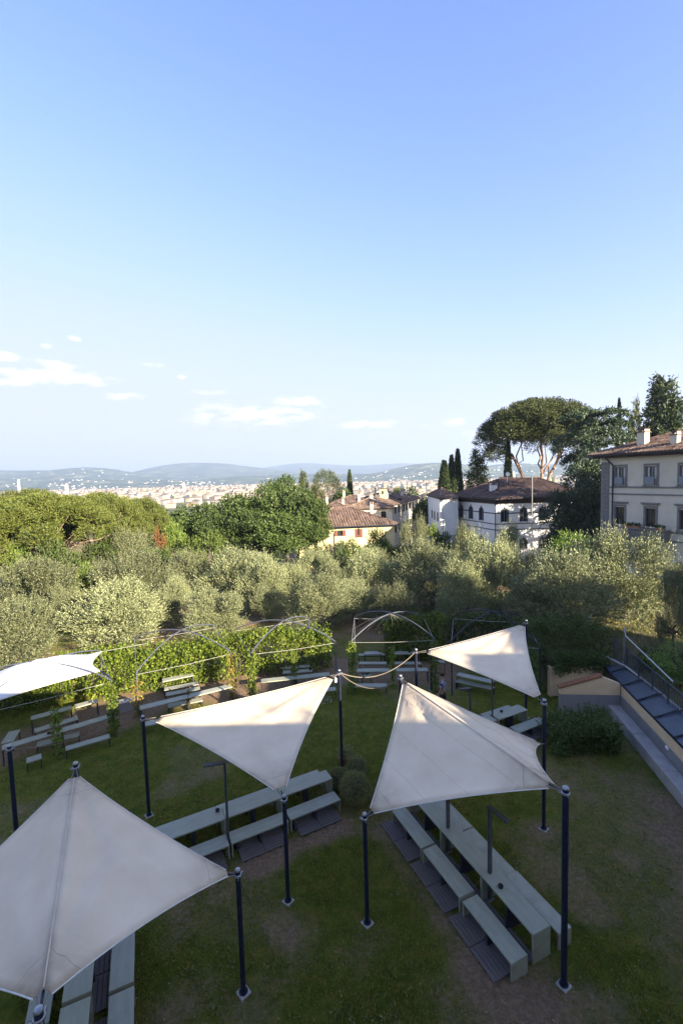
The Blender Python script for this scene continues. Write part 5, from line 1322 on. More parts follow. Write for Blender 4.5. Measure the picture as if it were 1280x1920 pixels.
def strap(a, c, parent, r=.011, m='rope', sg=0.0):
    a = np.array(a, float); c = np.array(c, float); n = 9 if sg else 2; o = np.array(parent.location)
    return MB().tube([a + (c - a) * t - np.array([0, 0, sg * 4 * t * (1 - t)]) - o for t in np.linspace(0, 1, n)], r, 6).build('tie', M[m], parent)
def make_quad(label, hi0, hi1, lo0, lo1, sg, **kw):
    """two panels meeting on the ridge between the two high corners"""
    c = (np.array(hi0) + np.array(hi1) + np.array(lo0) + np.array(lo1)) / 4
    h0, h1, l0, l1 = [corner(np.array(p) - np.array([0, 0, .1]), c, g) for p, g in ((hi0, .2), (hi1, .22), (lo0, .1), (lo1, .14))]
    r = sail(label, [((h0, l0, h1), (sg[0], sg[1], .0), dict(dip=.05, seed=.7, **kw)), ((h1, l1, h0), (sg[2], sg[3], .0), dict(dip=.05, seed=2.1, **kw))], None, ridge=True)
    for pl_, q in ((hi0, h0), (hi1, h1), (lo0, l0), (lo1, l1)):
        pl2 = np.array(pl_) - np.array([0, 0, .12]); d = np.array([q[1] - pl2[1], pl2[0] - q[0], 0]); d /= np.linalg.norm(d)
        qi = q + (c - q) / np.linalg.norm(c - q) * .22
        strap(pl2, qi + d * .085, r); strap(pl2, qi - d * .085, r); strap(pl2, qi, r, .02, 'navy')
    return r
make_quad('big cream sail nearest the camera, filling the lower left corner', SP['top1'], SP['bot1'], SP['low_front'], SP['left1'], (.14, .15, .15, .12), trim=.03)
make_quad('large cream sail over the right-hand tables, with a ridge to its tall pole', SP['x3'], SP['high_right'], SP['low_right'], (6.2, 13.8, 3.05), (.08, .12, .3, .12), trim=.03)
def make_tri(label, ps, sg, **kw):
    c = sum(np.array(p) for p in ps) / 3; q = [corner(np.array(p) - np.array([0, 0, .1]), c, g) for p, g in zip(ps, (.22, .18, .08))]
    r = sail(label, [(tuple(q), sg, kw)], None)
    for pl_, qq in zip(ps, q):
        pl2 = np.array(pl_) - np.array([0, 0, .12]); d = np.array([qq[1] - pl2[1], pl2[0] - qq[0], 0]); d /= np.linalg.norm(d); qi = qq + (c - qq) / np.linalg.norm(c - qq) * .2
        strap(pl2, qi + d * .09, r); strap(pl2, qi - d * .09, r); strap(pl2, qi, r, .02, 'navy')
make_tri('middle cream sail, a triangle hanging point down over the left tables', (SP['mid_left'], SP['centre'], SP['low_mid']), (.1, .16, .12), n=34, dip=.1, trim=.035, seed=1.2, wrinkle=.055)
make_tri('small cream sail at the right, half in sun and half in shade', (SP['back_mid'], SP['back_right'], SP['right_mid']), (.1, .14, .12), n=34, dip=.06, trim=.035, seed=3.3)
for a, c, sg, lab in ((SP['centre'], SP['back_mid'], .55, 'slack rope from the centre pole to the small right-hand sail'), (SP['centre'], SP['x3'], .5, 'slack rope from the centre pole to the tip of the right-hand sail'),
                      (SP['left_back'], (-10.8, 20.3, .6), .3, 'thin cord running from the left edge pole over the grass')):
    a = np.array(a) - np.array([0, 0, .1]); c = np.array(c) - np.array([0, 0, .1])
    o = MB().tube([a + (c - a) * t - np.array([0, 0, sg * 4 * t * (1 - t)]) for t in np.linspace(0, 1, 22)], .015 if sg > .4 else .008, 6).build('rope', M['rope']); tag(o, lab, 'rope')
for a, c, lab in (((-2.5, 9.4, 2.8), (-1.9, 10.15, 0), 'thin guy cord from the short nearest pole down to the grass'),):
    o = MB().tube([a, c], .006, 5).build('cord', M['bark']); tag(o, lab, 'cord')
# the white canopy
def canopy():
    fl, fr, br, bl = np.array([-15.4, 17.3, 2.62]), P(189, 1258, 2.75), P(191, 1222, 2.75), np.array([-17.3, 20.7, 2.7])
    fr = np.array(fr); br = np.array(br); n = 30; V = []
    for j in range(n + 1):
        for i in range(n + 1):
            u, v = i / n, j / n; p = fl * (1 - u) * (1 - v) + fr * u * (1 - v) + br * u * v + bl * (1 - u) * v
            p = p + np.array([0, 0, 1]) * (.62 * (math.sin(math.pi * u) ** .8) * (math.sin(math.pi * v) ** .8))
            cen = (fl + fr + br + bl) / 4
            k = .09 * (4 * u * (1 - u) * abs(2 * v - 1) ** 3 + 4 * v * (1 - v) * abs(2 * u - 1) ** 3); p[:2] += (cen - p)[:2] * k * 1.6
            # folds running along the hoops
            p[2] += .10 * math.exp(-((u - v) / .07) ** 2) * math.sin(math.pi * u) + .10 * math.exp(-((u + v - 1) / .07) ** 2) * math.sin(math.pi * u)
            V.append(p)
    Fc = np.array([(j * (n + 1) + i, j * (n + 1) + i + 1, (j + 1) * (n + 1) + i + 1, (j + 1) * (n + 1) + i) for j in range(n) for i in range(n)])
    r = empty('canopy', fl, 0, 'white canopy stretched over hoops at the left edge', 'canopy')
    V = np.array(V) - fl; o = ob('fabric', np_mesh('fabric', V, Fc, [M['canopy']], smooth=True), r); o.modifiers.new('thickness', 'SOLIDIFY').thickness = .006
    for ed in ([k for k in range(n + 1)], [k * (n + 1) + n for k in range(n + 1)], [n * (n + 1) + k for k in range(n + 1)], [k * (n + 1) for k in range(n + 1)]):
        MB().tube([V[k] for k in ed], .014, 6).build('hem', M['hem'], r)
    MB().tube([fr - fl, np.array([-11.0, 20.5, 2.62]) - fl, np.array([-10.8, 20.35, 2.5]) - fl], .035, 7).build('arm', M['navy'], r)
    MB().tube([br - fl, br - fl + np.array([1.9, 1.1, -.02])], .012, 5).build('tie', M['wire'], r)
M['canopy'] = M['canvas'].copy(); M['canopy'].name = 'white canopy cloth'
for nd in M['canopy'].node_tree.nodes:
    if nd.type == 'VALTORGB': nd.color_ramp.elements[0].color = (.74, .75, .78, 1); nd.color_ramp.elements[1].color = (.82, .83, .86, 1)
canopy()

# ------------------------------------------------------------------ tables, benches, decks
def slab_unit(name, cat, cx, cy, ang, L, W, h, label, group, z0=0.0, solid=True, mt='board'):
    r = empty(name, (cx, cy, z0), ang, label, cat, group); r.rotation_euler = (0, 0, ang + RG.normal() * .006)
    t = .045
    MB().bbox(-L / 2, L / 2, -W / 2, W / 2, h - t, h, .006).build('tabletop' if cat == 'table' else 'seat', M[mt], r)
    for s in (-1, 1):
        x0, x1 = (s * L / 2, s * (L / 2 - .04)) if s < 0 else (L / 2 - .04, L / 2)
        if solid: MB().bbox(min(x0, x1), max(x0, x1), -W / 2, W / 2, 0, h - t - .001, .002).build('end_panel', M['boardedge'], r)
        else:
            for q in (-1, 1): MB().box(min(x0, x1), max(x0, x1), q * (W / 2 - .04) - .02, q * (W / 2 - .04) + .02, 0, h - t - .001).build('leg', M['under'], r)
    if solid: MB().box(-.03, .03, -W / 2 + .04, W / 2 - .04, 0, h - t - .001).build('centre_support', M['under'], r)
    else: MB().box(-L / 2 + .041, L / 2 - .041, -.02, .02, h - .14, h - t - .001).build('brace', M['under'], r)
    return r
PLK = {}
def deck(cx, cy, ang, L, y0, y1, label, group, tiles=2, z=.06):
    r = empty('deck', (cx, cy, 0), ang, label, 'deck', group)
    n = int(round((y1 - y0) / .105)); l = L / tiles - .02
    key = round(l, 3)
    if key not in PLK: PLK[key] = [MB().bbox(-l / 2, l / 2, 0, .095, 0, .03, .004).mesh('plank', M['plank']) for _ in range(1)]
    for t in range(tiles):
        for k in range(n): 
            o = ob('plank', PLK[key][0], r, (-L / 2 + (t + .5) * L / tiles, y0 + k * .105, z - .03 + RG.uniform(-.004, .004)), RG.normal() * .003)
    for t in range(tiles * 2):
        MB().box(-L / 2 + .1 + t * L / tiles / 2 * .98, -L / 2 + .16 + t * L / tiles / 2 * .98, y0, y1, -.02, z - .035).build('joist', M['under'], r)
ua = math.radians(-66.2); un = (math.cos(ua + math.pi / 2), math.sin(ua + math.pi / 2)); uu = (math.cos(ua), math.sin(ua))
G1 = 'benches and tables under the right-hand sail'
nmz = ['farthest', 'middle', 'nearest']
for k, ((bx, by), (tx, ty), (ox, oy)) in enumerate((((1.96, 13.62), (2.63, 14.0), (3.3, 14.25)), ((2.68, 12.0), (3.36, 12.38), (4.02, 12.6)), ((3.42, 10.34), (4.08, 10.76), (4.76, 11.0)))):
    slab_unit('bench', 'bench', bx, by, ua, 1.7, .48, .45, '%s of the three inner benches under the right-hand sail' % nmz[k], G1)
    slab_unit('table', 'table', tx, ty, ua, 1.79, .55, .75, '%s of the three long tables under the right-hand sail' % nmz[k], G1)
    slab_unit('bench', 'bench', ox, oy, ua, 1.76, .42, .45, '%s of the three outer benches beside the right-hand tables' % nmz[k], G1, mt='board2')
    dx, dy = (bx + tx) / 2 , (by + ty) / 2
    deck(bx - uu[0] * .12, by - uu[1] * .12, ua, 1.7, -.62, .62, 'dark plank deck under the %s bench of the right-hand row' % nmz[k], 'dark plank decks under the benches')
la = math.radians(27.6); lu = (math.cos(la), math.sin(la)); lnv = (-lu[1], lu[0])
G2 = 'benches and tables under the middle sail'
nl = ['left', 'middle', 'right']
for k, (bx, by) in enumerate(((-4.62, 12.86), (-2.93, 13.76), (-1.24, 14.68))):
    slab_unit('bench', 'bench', bx, by, la, 1.84, .5, .45, '%s one of the three front benches under the middle sail' % nl[k], G2)
    slab_unit('table', 'table', bx + lnv[0] * .78 + lu[0] * .04, by + lnv[1] * .78 + lu[1] * .04, la, 1.9, .55, .75, '%s one of the three tables under the middle sail' % nl[k], G2)
    slab_unit('bench', 'bench', bx + lnv[0] * 1.42 - lu[0] * .05, by + lnv[1] * 1.42 - lu[1] * .05, la, 1.9, .45, .45, '%s one of the three rear benches under the middle sail' % nl[k], G2, mt='board2')
    deck(bx + lu[0] * .03, by + lu[1] * .03, la, 1.5, -.62, .72, 'dark plank deck under the %s table of the middle sail' % nl[k], 'dark plank decks under the benches')
G3 = 'benches and tables under the front sail'
g = P(253, 1843, .45)[:2]
for k, s in enumerate((-.93, .93, 2.75)):
    c0 = g + np.array(uu) * s - np.array(un) * .26
    slab_unit('bench', 'bench', c0[0], c0[1], ua, 1.76, .5, .45, ['upper', 'middle', 'lowest'][k] + ' bench peeping out right of the big front sail', G3)
    c1 = c0 - np.array(un) * .84 + np.array(uu) * .1
    slab_unit('table', 'table', c1[0], c1[1], ua, 1.76, .55, .75, ['upper', 'middle', 'lowest'][k] + ' table half hidden below the big front sail', G3)
    c2 = c1 - np.array(un) * .75
    slab_unit('bench', 'bench', c2[0], c2[1], ua, 1.76, .45, .45, ['upper', 'middle', 'lowest'][k] + ' bench hidden behind the table below the big front sail', G3)
    deck(c0[0], c0[1], ua, 1.7, -.85, .1, 'dark plank deck beside the %s bench by the big front sail' % ['upper', 'middle', 'lowest'][k], 'dark plank decks under the benches')
ra = math.radians(26); ru = (math.cos(ra), math.sin(ra)); rn = (-ru[1], ru[0])
G4 = 'benches and tables behind the right-hand sail'
for k in (0, 1):
    tx, ty = 7.3 - ru[0] * 1.85 * k, 19.82 - ru[1] * 1.85 * k; w = ['right', 'left'][k]
    slab_unit('table', 'table', tx, ty, ra, 1.75, .55, .75, '%s table behind the right-hand sail, near the green shrub' % w, G4)
    slab_unit('bench', 'bench', tx - rn[0] * .8 + ru[0] * .35, ty - rn[1] * .8 + ru[1] * .35, ra, 1.75, .5, .45, '%s front bench behind the right-hand sail' % w, G4)
    slab_unit('bench', 'bench', tx + rn[0] * .66, ty + rn[1] * .66, ra, 1.75, .45, .45, '%s rear bench behind the right-hand sail' % w, G4)
    deck(tx - rn[0] * .7 + ru[0] * .3, ty - rn[1] * .7 + ru[1] * .3, ra, 1.7, -.6, .5, 'dark plank deck of the %s table behind the right-hand sail' % w, 'dark plank decks under the benches')
def seg(cat, a, c, z, w, label, group, solid=False, n=1, mt='board', nn=0):
    A = P(*a, z)[:2]; B = P(*c, z)[:2]; L = np.linalg.norm(B - A); u = (B - A) / L; an = math.atan2(u[1], u[0])
    for k in range(n):
        cc = A + u * L * (k + .5) / n
        lab = label if n == 1 else label.replace('#', ['left', 'right'][k])
        slab_unit(cat, cat, cc[0], cc[1], an, L / n - .02, w, z, lab, group, solid=solid, mt=mt)
z0_ = lambda x, y: (x / 5.333, 1180 + y / 5.333)
Ga = 'benches and tables under the white canopy'
seg('table', z0_(20, 1180), z0_(1150, 850), .75, .4, '# half of the long front table under the white canopy', Ga, n=2)
seg('bench', z0_(345, 1010), z0_(780, 880), .45, .4, 'bench just behind the long front table under the canopy', Ga)
seg('table', z0_(310, 885), z0_(720, 775), .75, .4, 'left rear table against the hedge under the canopy', Ga); seg('table', z0_(748, 768), z0_(980, 705), .75, .4, 'right rear table against the hedge under the canopy', Ga)
seg('bench', z0_(655, 1190), z0_(1100, 1060), .45, .36, 'bench in front of the right half of the long canopy table', Ga)
seg('stool', z0_(265, 1310), z0_(420, 1262), .45, .4, 'single square stool in the grass in front of the canopy table', Ga)
seg('bench', z0_(75, 1130), z0_(150, 1010), .45, .45, 'crosswise bench at the left end of the canopy table', Ga)
seg('bench', z0_(370, 1150), z0_(800, 1040), .3, .4, 'low bench tucked under the long canopy table', Ga)
zA = lambda x, y: (230 + x / 5.333, 1130 + y / 5.333)
Gb = 'benches and tables under the first open hoops'
seg('table', zA(170, 1050), zA(1090, 825), .75, .42, '# half of the long sunlit front table under the first hoops', Gb, n=2, mt='board2')
seg('table', zA(395, 775), zA(705, 712), .75, .42, 'rear table against the sunny hedge under the first hoops', Gb)
seg('bench', zA(415, 860), zA(760, 800), .45, .38, 'rear bench under the first hoops', Gb); seg('bench', zA(430, 915), zA(775, 850), .45, .38, 'bench between the two tables under the first hoops', Gb, mt='board2')
seg('bench', zA(215, 1212), zA(620, 1130), .45, .4, 'front bench half hidden by the left corner of the middle sail', Gb, mt='board2')
seg('bench', zA(455, 1030), zA(800, 960), .3, .4, 'low bench tucked under the long table of the first hoops', Gb)
zB = lambda x, y: (460 + x / 6.4, 1130 + y / 6.4)
Gc = 'benches and tables under the second hoops'
seg('table', zB(185, 935), zB(1010, 850), .75, .42, '# half of the front table under the second hoops', Gc, n=2)
seg('table', zB(420, 668), zB(752, 640), .75, .42, 'rear table against the hedge under the second hoops', Gc)
seg('bench', zB(436, 778), zB(775, 752), .45, .38, 'rear bench under the second hoops', Gc); seg('bench', zB(445, 832), zB(805, 806), .45, .4, 'bench with a dark bowl under the second hoops', Gc)
seg('bench', zB(760, 1050), zB(1085, 1028), .45, .4, 'front bench half hidden behind the centre pole', Gc)
zC = lambda x, y: (640 + x / 5.818, 1130 + y / 5.818)
Gd = 'benches and tables under the third hoops'
seg('table', zC(168, 735), zC(942, 725), .75, .42, '# half of the long front table under the third hoops', Gd, n=2)
seg('bench', zC(190, 655), zC(495, 655), .45, .34, 'left rear bench under the third hoops', Gd); seg('bench', zC(565, 655), zC(870, 655), .45, .34, 'right rear bench under the third hoops', Gd)
seg('table', zC(250, 547), zC(432, 543), .75, .42, 'left rear table under the third hoops', Gd); seg('table', zC(560, 545), zC(800, 540), .75, .42, 'right rear table under the third hoops', Gd)
seg('bench', zC(185, 566), zC(475, 560), .45, .3, 'rearmost bench against the dark hedge', Gd)
seg('bench', zC(145, 897), zC(494, 897), .45, .4, 'single front bench on the grass before the third hoops', Gd)
seg('stool', zC(215, 783), zC(320, 783), .6, .4, 'small stool with cups in front of the long third table', Gd)
Ge = 'benches and tables under the dark hoops'
seg('table', (816, 1239), (834, 1240), .75, .4, 'table seen between the pole and the small sail', Ge)
seg('table', (857, 1263), (925, 1278), .75, .42, 'long table glimpsed below the edge of the small sail', Ge); seg('bench', (855, 1275), (925, 1290), .45, .38, 'bench with crossed braces below the edge of the small sail', Ge)
# small dark bowls on the tables
bowl = MB().lathe([(.02, 0), (.055, .0), (.07, .035), (.072, .06), (.06, .06), (.05, .02), (.005, .015)], 14).mesh('bowl', M['cup'], smooth=True)
for px, py, z, lab in ((938, 1664, .75, 'dark bowl on the nearest right-hand table'), (408, 1521, .75, 'dark bowl on the left table of the middle sail'), (939.5, 1335, .75, 'dark bowl on the table near the green shrub'),
                       (92, 1376, .75, 'left one of two dark bowls on the long canopy table'), (98.5, 1375, .75, 'right one of two dark bowls on the long canopy table'), (582, 1256, .45, 'dark bowl on the bench under the second hoops'),
                       (711, 1222, .75, 'dark bowl on the left rear table of the third hoops'), (767, 1223, .75, 'dark bowl on the right rear table of the third hoops')):
    q = P(px, py, z); o = ob('bowl', bowl, None, (q[0], q[1], z), 0); tag(o, lab, 'bowl', 'dark bowls on the tables')
cup = MB().lathe([(.02, 0), (.035, 0), (.04, .09), (.032, .09), (.028, .01)], 10).mesh('cup', M['cup'], smooth=True)
for k, (x, y) in enumerate(((225, 775), (237, 790), (262, 780), (280, 788), (296, 776))):
    q = P(*zC(x, y), .6); o = ob('cup', cup, None, (q[0], q[1], .6)); tag(o, 'dark cup on the small stool before the third hoops', 'cup', 'dark cups on the small stool')

# garden lamps: square posts with a flat arm
def garden_lamp(x, y, zb, zt, arm, an, label, m='hoop'):
    r = empty('garden_lamp', (x, y, 0), an, label, 'lamp', 'square post lamps between the tables')
    MB().bbox(-.035, .035, -.05, .05, zb, zt, .004).build('post', M['lampm'], r)
    MB().bbox(-.04, arm, -.07, .07, zt + .001, zt + .05, .006).build('arm', M['lampm'], r)
    MB().bbox(-.09, .09, -.11, .11, zb, zb + .012, .002).build('plate', M['steel'], r)
M['lampm'] = mat('bronze grey metal', (.11, .11, .115), (.07, .07, .075), 8, .45, .05, .3)
garden_lamp(3.73, 11.52, .0, 2.6, .62, math.radians(-62), 'post lamp between two of the right-hand tables, arm towards the camera')
garden_lamp(2.98, 13.13, .0, 2.6, .62, math.radians(-62), 'post lamp mostly hidden by the right-hand sail')
garden_lamp(-3.78, 13.3, .0, 2.9, .62, math.radians(192), 'post lamp between the tables of the middle sail')
garden_lamp(6.45, 19.5, .0, 2.9, .62, math.radians(160), 'post lamp standing at the table near the green shrub')
garden_lamp(5.85, 20.9, 0, 1.35, .5, math.radians(188), 'low post with a flat wooden arm, next to the man')
# low wooden divider posts in the left row
for (px, py), (dx, dy) in zip(((447, 1597), (556, 1560)), ((-.06, .42), (-.06, .42))):
    q = P(px, py, 0); ang = math.radians(118)
    o = MB().bbox(0, .75, -.05, .05, 0, .09, .01).build('timber', M['under'], None, loc=(q[0], q[1], .05), rz=ang); tag(o, 'dark timber lying between the %s decks of the middle sail' % ('left' if px < 500 else 'right'), 'timber')

# round clipped shrubs and the pot
def ball(name, x, y, z, r, label, n=2600):
    root = empty(name, (x, y, 0), 0, label, 'shrub', 'round clipped shrubs by the centre pole')
    u = unit(n); rr = r * RG.uniform(.86, 1.02, n); p = u * rr[:, None] + np.array([0, 0, z])
    V, Fq = sprigs(p, u + RG.normal(size=(n, 3)) * .4, 4, .018, .04, .018, .6); ob('foliage', np_mesh('foliage', V, Fq, [M['topiary']]), root)
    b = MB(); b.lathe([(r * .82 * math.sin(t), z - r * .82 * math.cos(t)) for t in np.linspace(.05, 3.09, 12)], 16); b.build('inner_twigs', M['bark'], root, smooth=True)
    b = MB(); b.tube([(0, 0, -.05), (0, 0, z)], .04, 6); b.build('trunk', M['bark'], root)
q = P(664, 1512, 0); ball('round_shrub', .2, 15.45, .45, .5, 'largest and nearest of the round clipped shrubs', 4500)
ball('round_shrub', -.38, 16.2, .3, .34, 'round clipped shrub on the left, beside the pole'); ball('round_shrub', .3, 16.75, .36, .38, 'round clipped shrub behind the largest one')
root = empty('flower_pot', (-.12, 17.55, 0), 0, 'terracotta pot behind the round shrubs', 'pot')
MB().lathe([(.16, 0), (.2, .05), (.28, .3), (.33, .34), (.34, .4), (.3, .4), (.27, .33), (.02, .31)], 20).build('bowl', M['terracotta'], root, smooth=True)
ps = unit(500) * np.array([.28, .28, .16]) + np.array([0, 0, .46]); V, Fq = sprigs(ps, unit(500) + [0, 0, .4], 5, .03, .06, .025, .7)
o = ob('potted_shrub', np_mesh('potted_shrub', V, Fq, [M['topiary']]), None, (-.12, 17.55, 0)); tag(o, 'reddish shrub growing in the terracotta pot', 'shrub')
# planter near the canopy corner
q = P(240, 1330, 0); b = MB(); b.bbox(-.38, .38, -.25, .25, 0, .5, .02); o = b.build('planter', M['greyplaster'], None, loc=q, rz=.5); tag(o, 'low grey planter box right of the canopy post', 'planter')
# gravel patch by the centre
q = P(600, 1312, 0); b = MB()
for k in range(160):
    a, r_ = RG.uniform(0, 6.28), math.sqrt(RG.random()) * .5; s = RG.uniform(.02, .045); x, y = r_ * math.cos(a) * 1.4, r_ * math.sin(a)
    b.add([(x - s, y, 0), (x, y - s, 0), (x + s, y, 0), (x, y + s, 0), (x, y, s)], [(0, 1, 4), (1, 2, 4), (2, 3, 4), (3, 0, 4)])
o = b.build('gravel', M['concrete'], None, loc=(q[0], q[1], .0)); tag(o, 'patch of pale gravel on the grass behind the centre pole', None, None, 'stuff')

# ------------------------------------------------------------------ the man
def person():
    x, y = 4.72, 21.6; ang = math.radians(150)
    r = empty('person', (x, y, 0), ang, 'man with dark hair in a patterned blue and white shirt walking behind the right-hand sail', 'person')
    def skin(name, verts, edges, rad, m, sub=2, root=0):
        me = bpy.data.meshes.new(name); me.from_pydata(verts, edges, []); me.materials.append(m)
        o = ob(name, me, r); o.modifiers.new('skin', 'SKIN'); s = o.modifiers.new('smooth', 'SUBSURF'); s.levels = s.render_levels = sub
        for v, q in zip(me.skin_vertices[0].data, rad): v.radius = (q, q) if isinstance(q, float) else q
        me.skin_vertices[0].data[root].use_root = True
        for p in me.polygons: p.use_smooth = True
        return o
    # facing +x; left is +y
    V = [(0, 0, .95), (0, 0, 1.15), (.01, 0, 1.38), (.02, 0, 1.5), (.035, 0, 1.6), (.045, 0, 1.7),
         (0, .1, .9), (.1, .11, .5), (.08, .11, .1), (.2, .12, .03), (0, -.1, .9), (-.06, -.11, .5), (-.2, -.11, .14), (-.1, -.12, .04),
         (.01, .19, 1.41), (.0, .25, 1.14), (.12, .25, .92), (.17, .25, .83), (.01, -.19, 1.41), (-.03, -.25, 1.14), (.08, -.26, .92), (.13, -.26, .83)]
    Eg = [(0, 1), (1, 2), (2, 3), (3, 4), (4, 5), (0, 6), (6, 7), (7, 8), (8, 9), (0, 10), (10, 11), (11, 12), (12, 13), (2, 14), (14, 15), (15, 16), (16, 17), (2, 18), (18, 19), (19, 20), (20, 21)]
    R_a = [(.11, .15), (.1, .14), (.11, .17), .055, (.09, .075), (.085, .07), .085, .06, .045, .04, .085, .06, .045, .04, .06, .042, .032, .028, .06, .042, .032, .028]
    skin('body', V, Eg, R_a, M['skin'])
    # shirt, trousers, hair, shoes
    skin('shirt', [(0, 0, .92), (0, 0, 1.15), (.01, 0, 1.36), (.02, 0, 1.47), (.01, .2, 1.41), (.0, .255, 1.2), (.01, -.2, 1.41), (-.02, -.255, 1.2)], [(0, 1), (1, 2), (2, 3), (2, 4), (4, 5), (2, 6), (6, 7)],
         [(.14, .175), (.125, .165), (.135, .195), .07, .078, .066, .078, .066], M['shirt'])
    skin('trousers', [(0, 0, .98), (0, 0, .86), (0, .1, .84), (.1, .11, .5), (.075, .11, .1), (0, -.1, .84), (-.06, -.11, .5), (-.19, -.11, .16)], [(0, 1), (1, 2), (2, 3), (3, 4), (1, 5), (5, 6), (6, 7)], [(.125, .165), (.12, .15), .1, .075, .065, .1, .075, .065], M['trousers'])
    b = MB(); b.lathe([(.098 * math.sin(t), 1.725 - .115 * math.cos(t)) for t in np.linspace(1.25, 3.1, 9)], 16, c=(.03, 0)); b.build('hair', M['hair'], r, smooth=True)
    for (fx, fy) in ((.2, .12), (-.1, -.12)):
        MB().bbox(fx - .16, fx + .1, fy - .05, fy + .05, 0, .09, .03).build('shoe', M['under'], r)
    for s in (1, -1):
        hx, hy, hz = (.18, .25, .8) if s > 0 else (.14, -.26, .8)
        h = MB()
        h.tube([(hx - .01, hy, hz + .05), (hx, hy, hz), (hx + .01, hy, hz - .04)], [.026, .036, .034], 8)
        for k, (dl, ln) in enumerate(((-.024, .065), (-.008, .075), (.009, .07), (.024, .055))):
            h.tube([(hx + .01, hy + dl, hz - .03), (hx + .02, hy + dl, hz - .03 - ln * .6), (hx + .008, hy + dl, hz - .03 - ln)], [.0095, .0085, .007], 6)
        h.tube([(hx + .02, hy - s * .015, hz + .01), (hx + .05, hy - s * .02, hz - .03), (hx + .05, hy - s * .02, hz - .055)], [.011, .01, .008], 6)
        h.build('hand', M['skin'], r, smooth=True)
    MB().tube([(.125, 0, 1.7), (.15, 0, 1.675), (.13, 0, 1.66)], [.008, .016, .01], 6).build('nose', M['skin'], r)
    for s in (1, -1):
        MB().tube([(.03, s * .082, 1.71), (.03, s * .09, 1.69), (.035, s * .083, 1.66)], [.012, .018, .01], 6).build('ear', M['skin'], r)
        MB().lathe([(.001, -.01), (.011, 0), (.001, .01)], 8, c=(.118, s * .033)).build('eye', M['hair'], r, loc=(0, 0, 1.715))
    MB().box(.118, .127, -.025, .025, 1.626, 1.633).build('mouth', M['terracotta'], r)
mm, nt, bb = new_mat('patterned shirt'); vo = nt.nodes.new('ShaderNodeTexVoronoi'); vo.inputs['Scale'].default_value = 16; rr_ = nt.nodes.new('ShaderNodeValToRGB')
rr_.color_ramp.interpolation = 'CONSTANT'; rr_.color_ramp.elements[0].color = (.55, .58, .65, 1); rr_.color_ramp.elements[1].position = .42; rr_.color_ramp.elements[1].color = (.03, .05, .14, 1)
tcn = nt.nodes.new('ShaderNodeTexCoord'); lk(nt, tcn.outputs['Object'], vo.inputs['Vector']); lk(nt, vo.outputs['Distance'], rr_.inputs[0]); lk(nt, rr_.outputs[0], bb.inputs['Base Color']); bb.inputs['Roughness'].default_value = .9
M['shirt'] = mm
person()

# ------------------------------------------------------------------ grass
def grass(name, n, region, z=0.0, label='', hgt=(.02, .055), keep=None):
    x, y = region(n)
    if z == 0:      # tufts
        m_ = len(x) // 5; ii = RG.integers(0, m_, len(x)); rr_ = .055; x = x[ii] + RG.normal(0, rr_, len(x)); y = y[ii] + RG.normal(0, rr_, len(y))
    k = keep(x, y) if keep is not None else np.ones(len(x), bool); x = x[k]; y = y[k]; n = len(x)
    zz = ground_z(x, y) + .03 * (fbm(xy0(x, y), .8, 3) - .5) if z == 0 else np.full(n, z)
    a = RG.uniform(0, 6.28, n); h = RG.uniform(*hgt, n) * (1 + .8 * (fbm(xy0(x, y), 1.2, 3) - .5)); w = h * .17 + .004; l = RG.normal(size=(n, 2)) * (h * .5)[:, None]
    V = np.stack([np.stack([x - np.cos(a) * w, y - np.sin(a) * w, zz - .005], -1), np.stack([x + np.cos(a) * w, y + np.sin(a) * w, zz - .005], -1), np.stack([x + l[:, 0], y + l[:, 1], zz + h], -1)], 1).reshape(-1, 3)
    o = ob(name, np_mesh(name, V, np.arange(n * 3).reshape(-1, 3), [M['grass']])); tag(o, label, None, None, 'stuff')
def fan(n):
    r = 7 + 21 * RG.random(n) ** 1.25; a = RG.uniform(-.68, .68, n); return r * np.sin(a), r * np.cos(a)
grass('grass', 420000, fan, 0.0, 'short patchy grass blades of the garden lawn', (.02, .06), lambda x, y: (RG.random(len(x)) > np.clip(bare(x, y) * 1.05, 0, .93)) & (x < 12.2 - .12 * (20 - y)))
grass('grass', 26000, lambda n: (RG.uniform(13.9, 34, n), RG.uniform(16, 40, n)), 1.6, 'longer grass on the raised terrace under the big olive trees', (.06, .2))

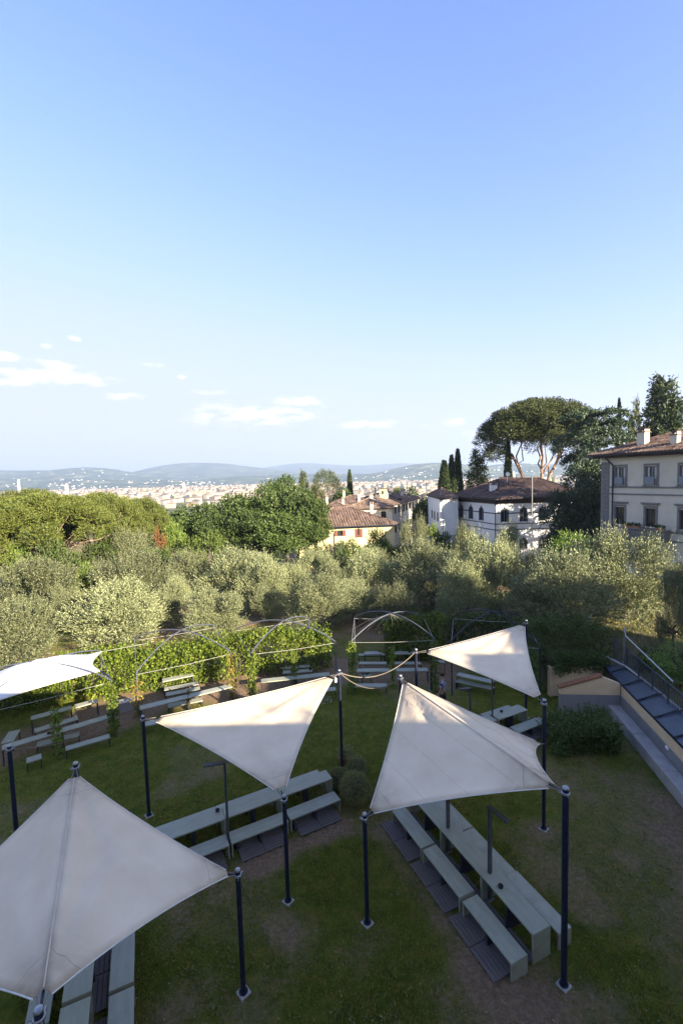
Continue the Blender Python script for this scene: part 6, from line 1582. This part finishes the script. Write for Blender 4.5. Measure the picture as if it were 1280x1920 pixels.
n = 9000; x, y = fan(n); k_ = (fbm(xy0(x, y), .6, 3) > .5) & (bare(x, y) < .8) & (x < 12.2 - .12 * (20 - y)); x = x[k_]; y = y[k_]
V, Fq = sprigs(np.stack([x, y, ground_z(x, y) + .02], -1), unit(len(x)) * .3 + [0, 0, .5], 6, .012, .06, .03, 1.2)
o = ob('weeds', np_mesh('weeds', V, Fq, [M['topiary']])); tag(o, 'small broad-leaved weeds growing in the lawn', None, None, 'stuff')
n = 2600; x, y = fan(n); zz = ground_z(x, y) + .025; a_ = unit(n); a_[:, 2] *= .25
V, Fq = leaves(np.stack([x, y, zz], -1), a_, .055, .035)
o = ob('fallen_leaves', np_mesh('fallen_leaves', V, Fq, [M['dryleaf']])); tag(o, 'dry leaves scattered over the lawn', None, None, 'stuff')
q = D(629, 1275, 16.6); o = MB().lathe([(.02, -.1), (.045, -.08), (.05, .04), (.03, .07), (.01, .1)], 10).build('lantern', M['lampwhite'], None, loc=q); tag(o, 'tiny white lantern hanging at the top of the centre pole', 'lantern')
for px, y0, y1, w, Y, lab in ((125, 907, 930, 9, 1900, 'thin white tower rising from the city at the left'), (35, 899, 925, 9, 2600, 'tall far tower at the left edge of the city'), (345, 905, 925, 10, 2300, 'brick bell tower in the middle of the distant city'), (962, 884, 905, 11, 2300, 'square tower glimpsed between the pine trunks')):
    q = D(px, y0, Y); b = MB(); b.box(-w / 2, w / 2, -w / 2, w / 2, gz(q[0], Y) - 2, q[2] - 6); b.add([(-w / 2, -w / 2, q[2] - 6), (w / 2, -w / 2, q[2] - 6), (w / 2, w / 2, q[2] - 6), (-w / 2, w / 2, q[2] - 6), (0, 0, q[2] + 4)], [(0, 1, 4), (1, 2, 4), (2, 3, 4), (3, 0, 4)])
    o = b.build('bell_tower', M['cream'], None, loc=(q[0], Y, 0)); tag(o, lab, 'tower')

# ------------------------------------------------------------------ haze
HZ = 24000.0
b = MB(); b.box(-HZ, HZ, -HZ, HZ, -62, 470)
hm = bpy.data.materials.new('haze air'); hm.use_nodes = True; nt = hm.node_tree
for n in list(nt.nodes): nt.nodes.remove(n)
out = nt.nodes.new('ShaderNodeOutputMaterial'); pv = nt.nodes.new('ShaderNodeVolumePrincipled')
pv.inputs['Color'].default_value = (.62, .76, 1.0, 1); pv.inputs['Density'].default_value = 1.25e-4; pv.inputs['Anisotropy'].default_value = .2
lk(nt, pv.outputs[0], out.inputs['Volume'])
hz = b.build('haze', hm); tag(hz, 'thin bluish summer haze over the plain', None, None, 'stuff')
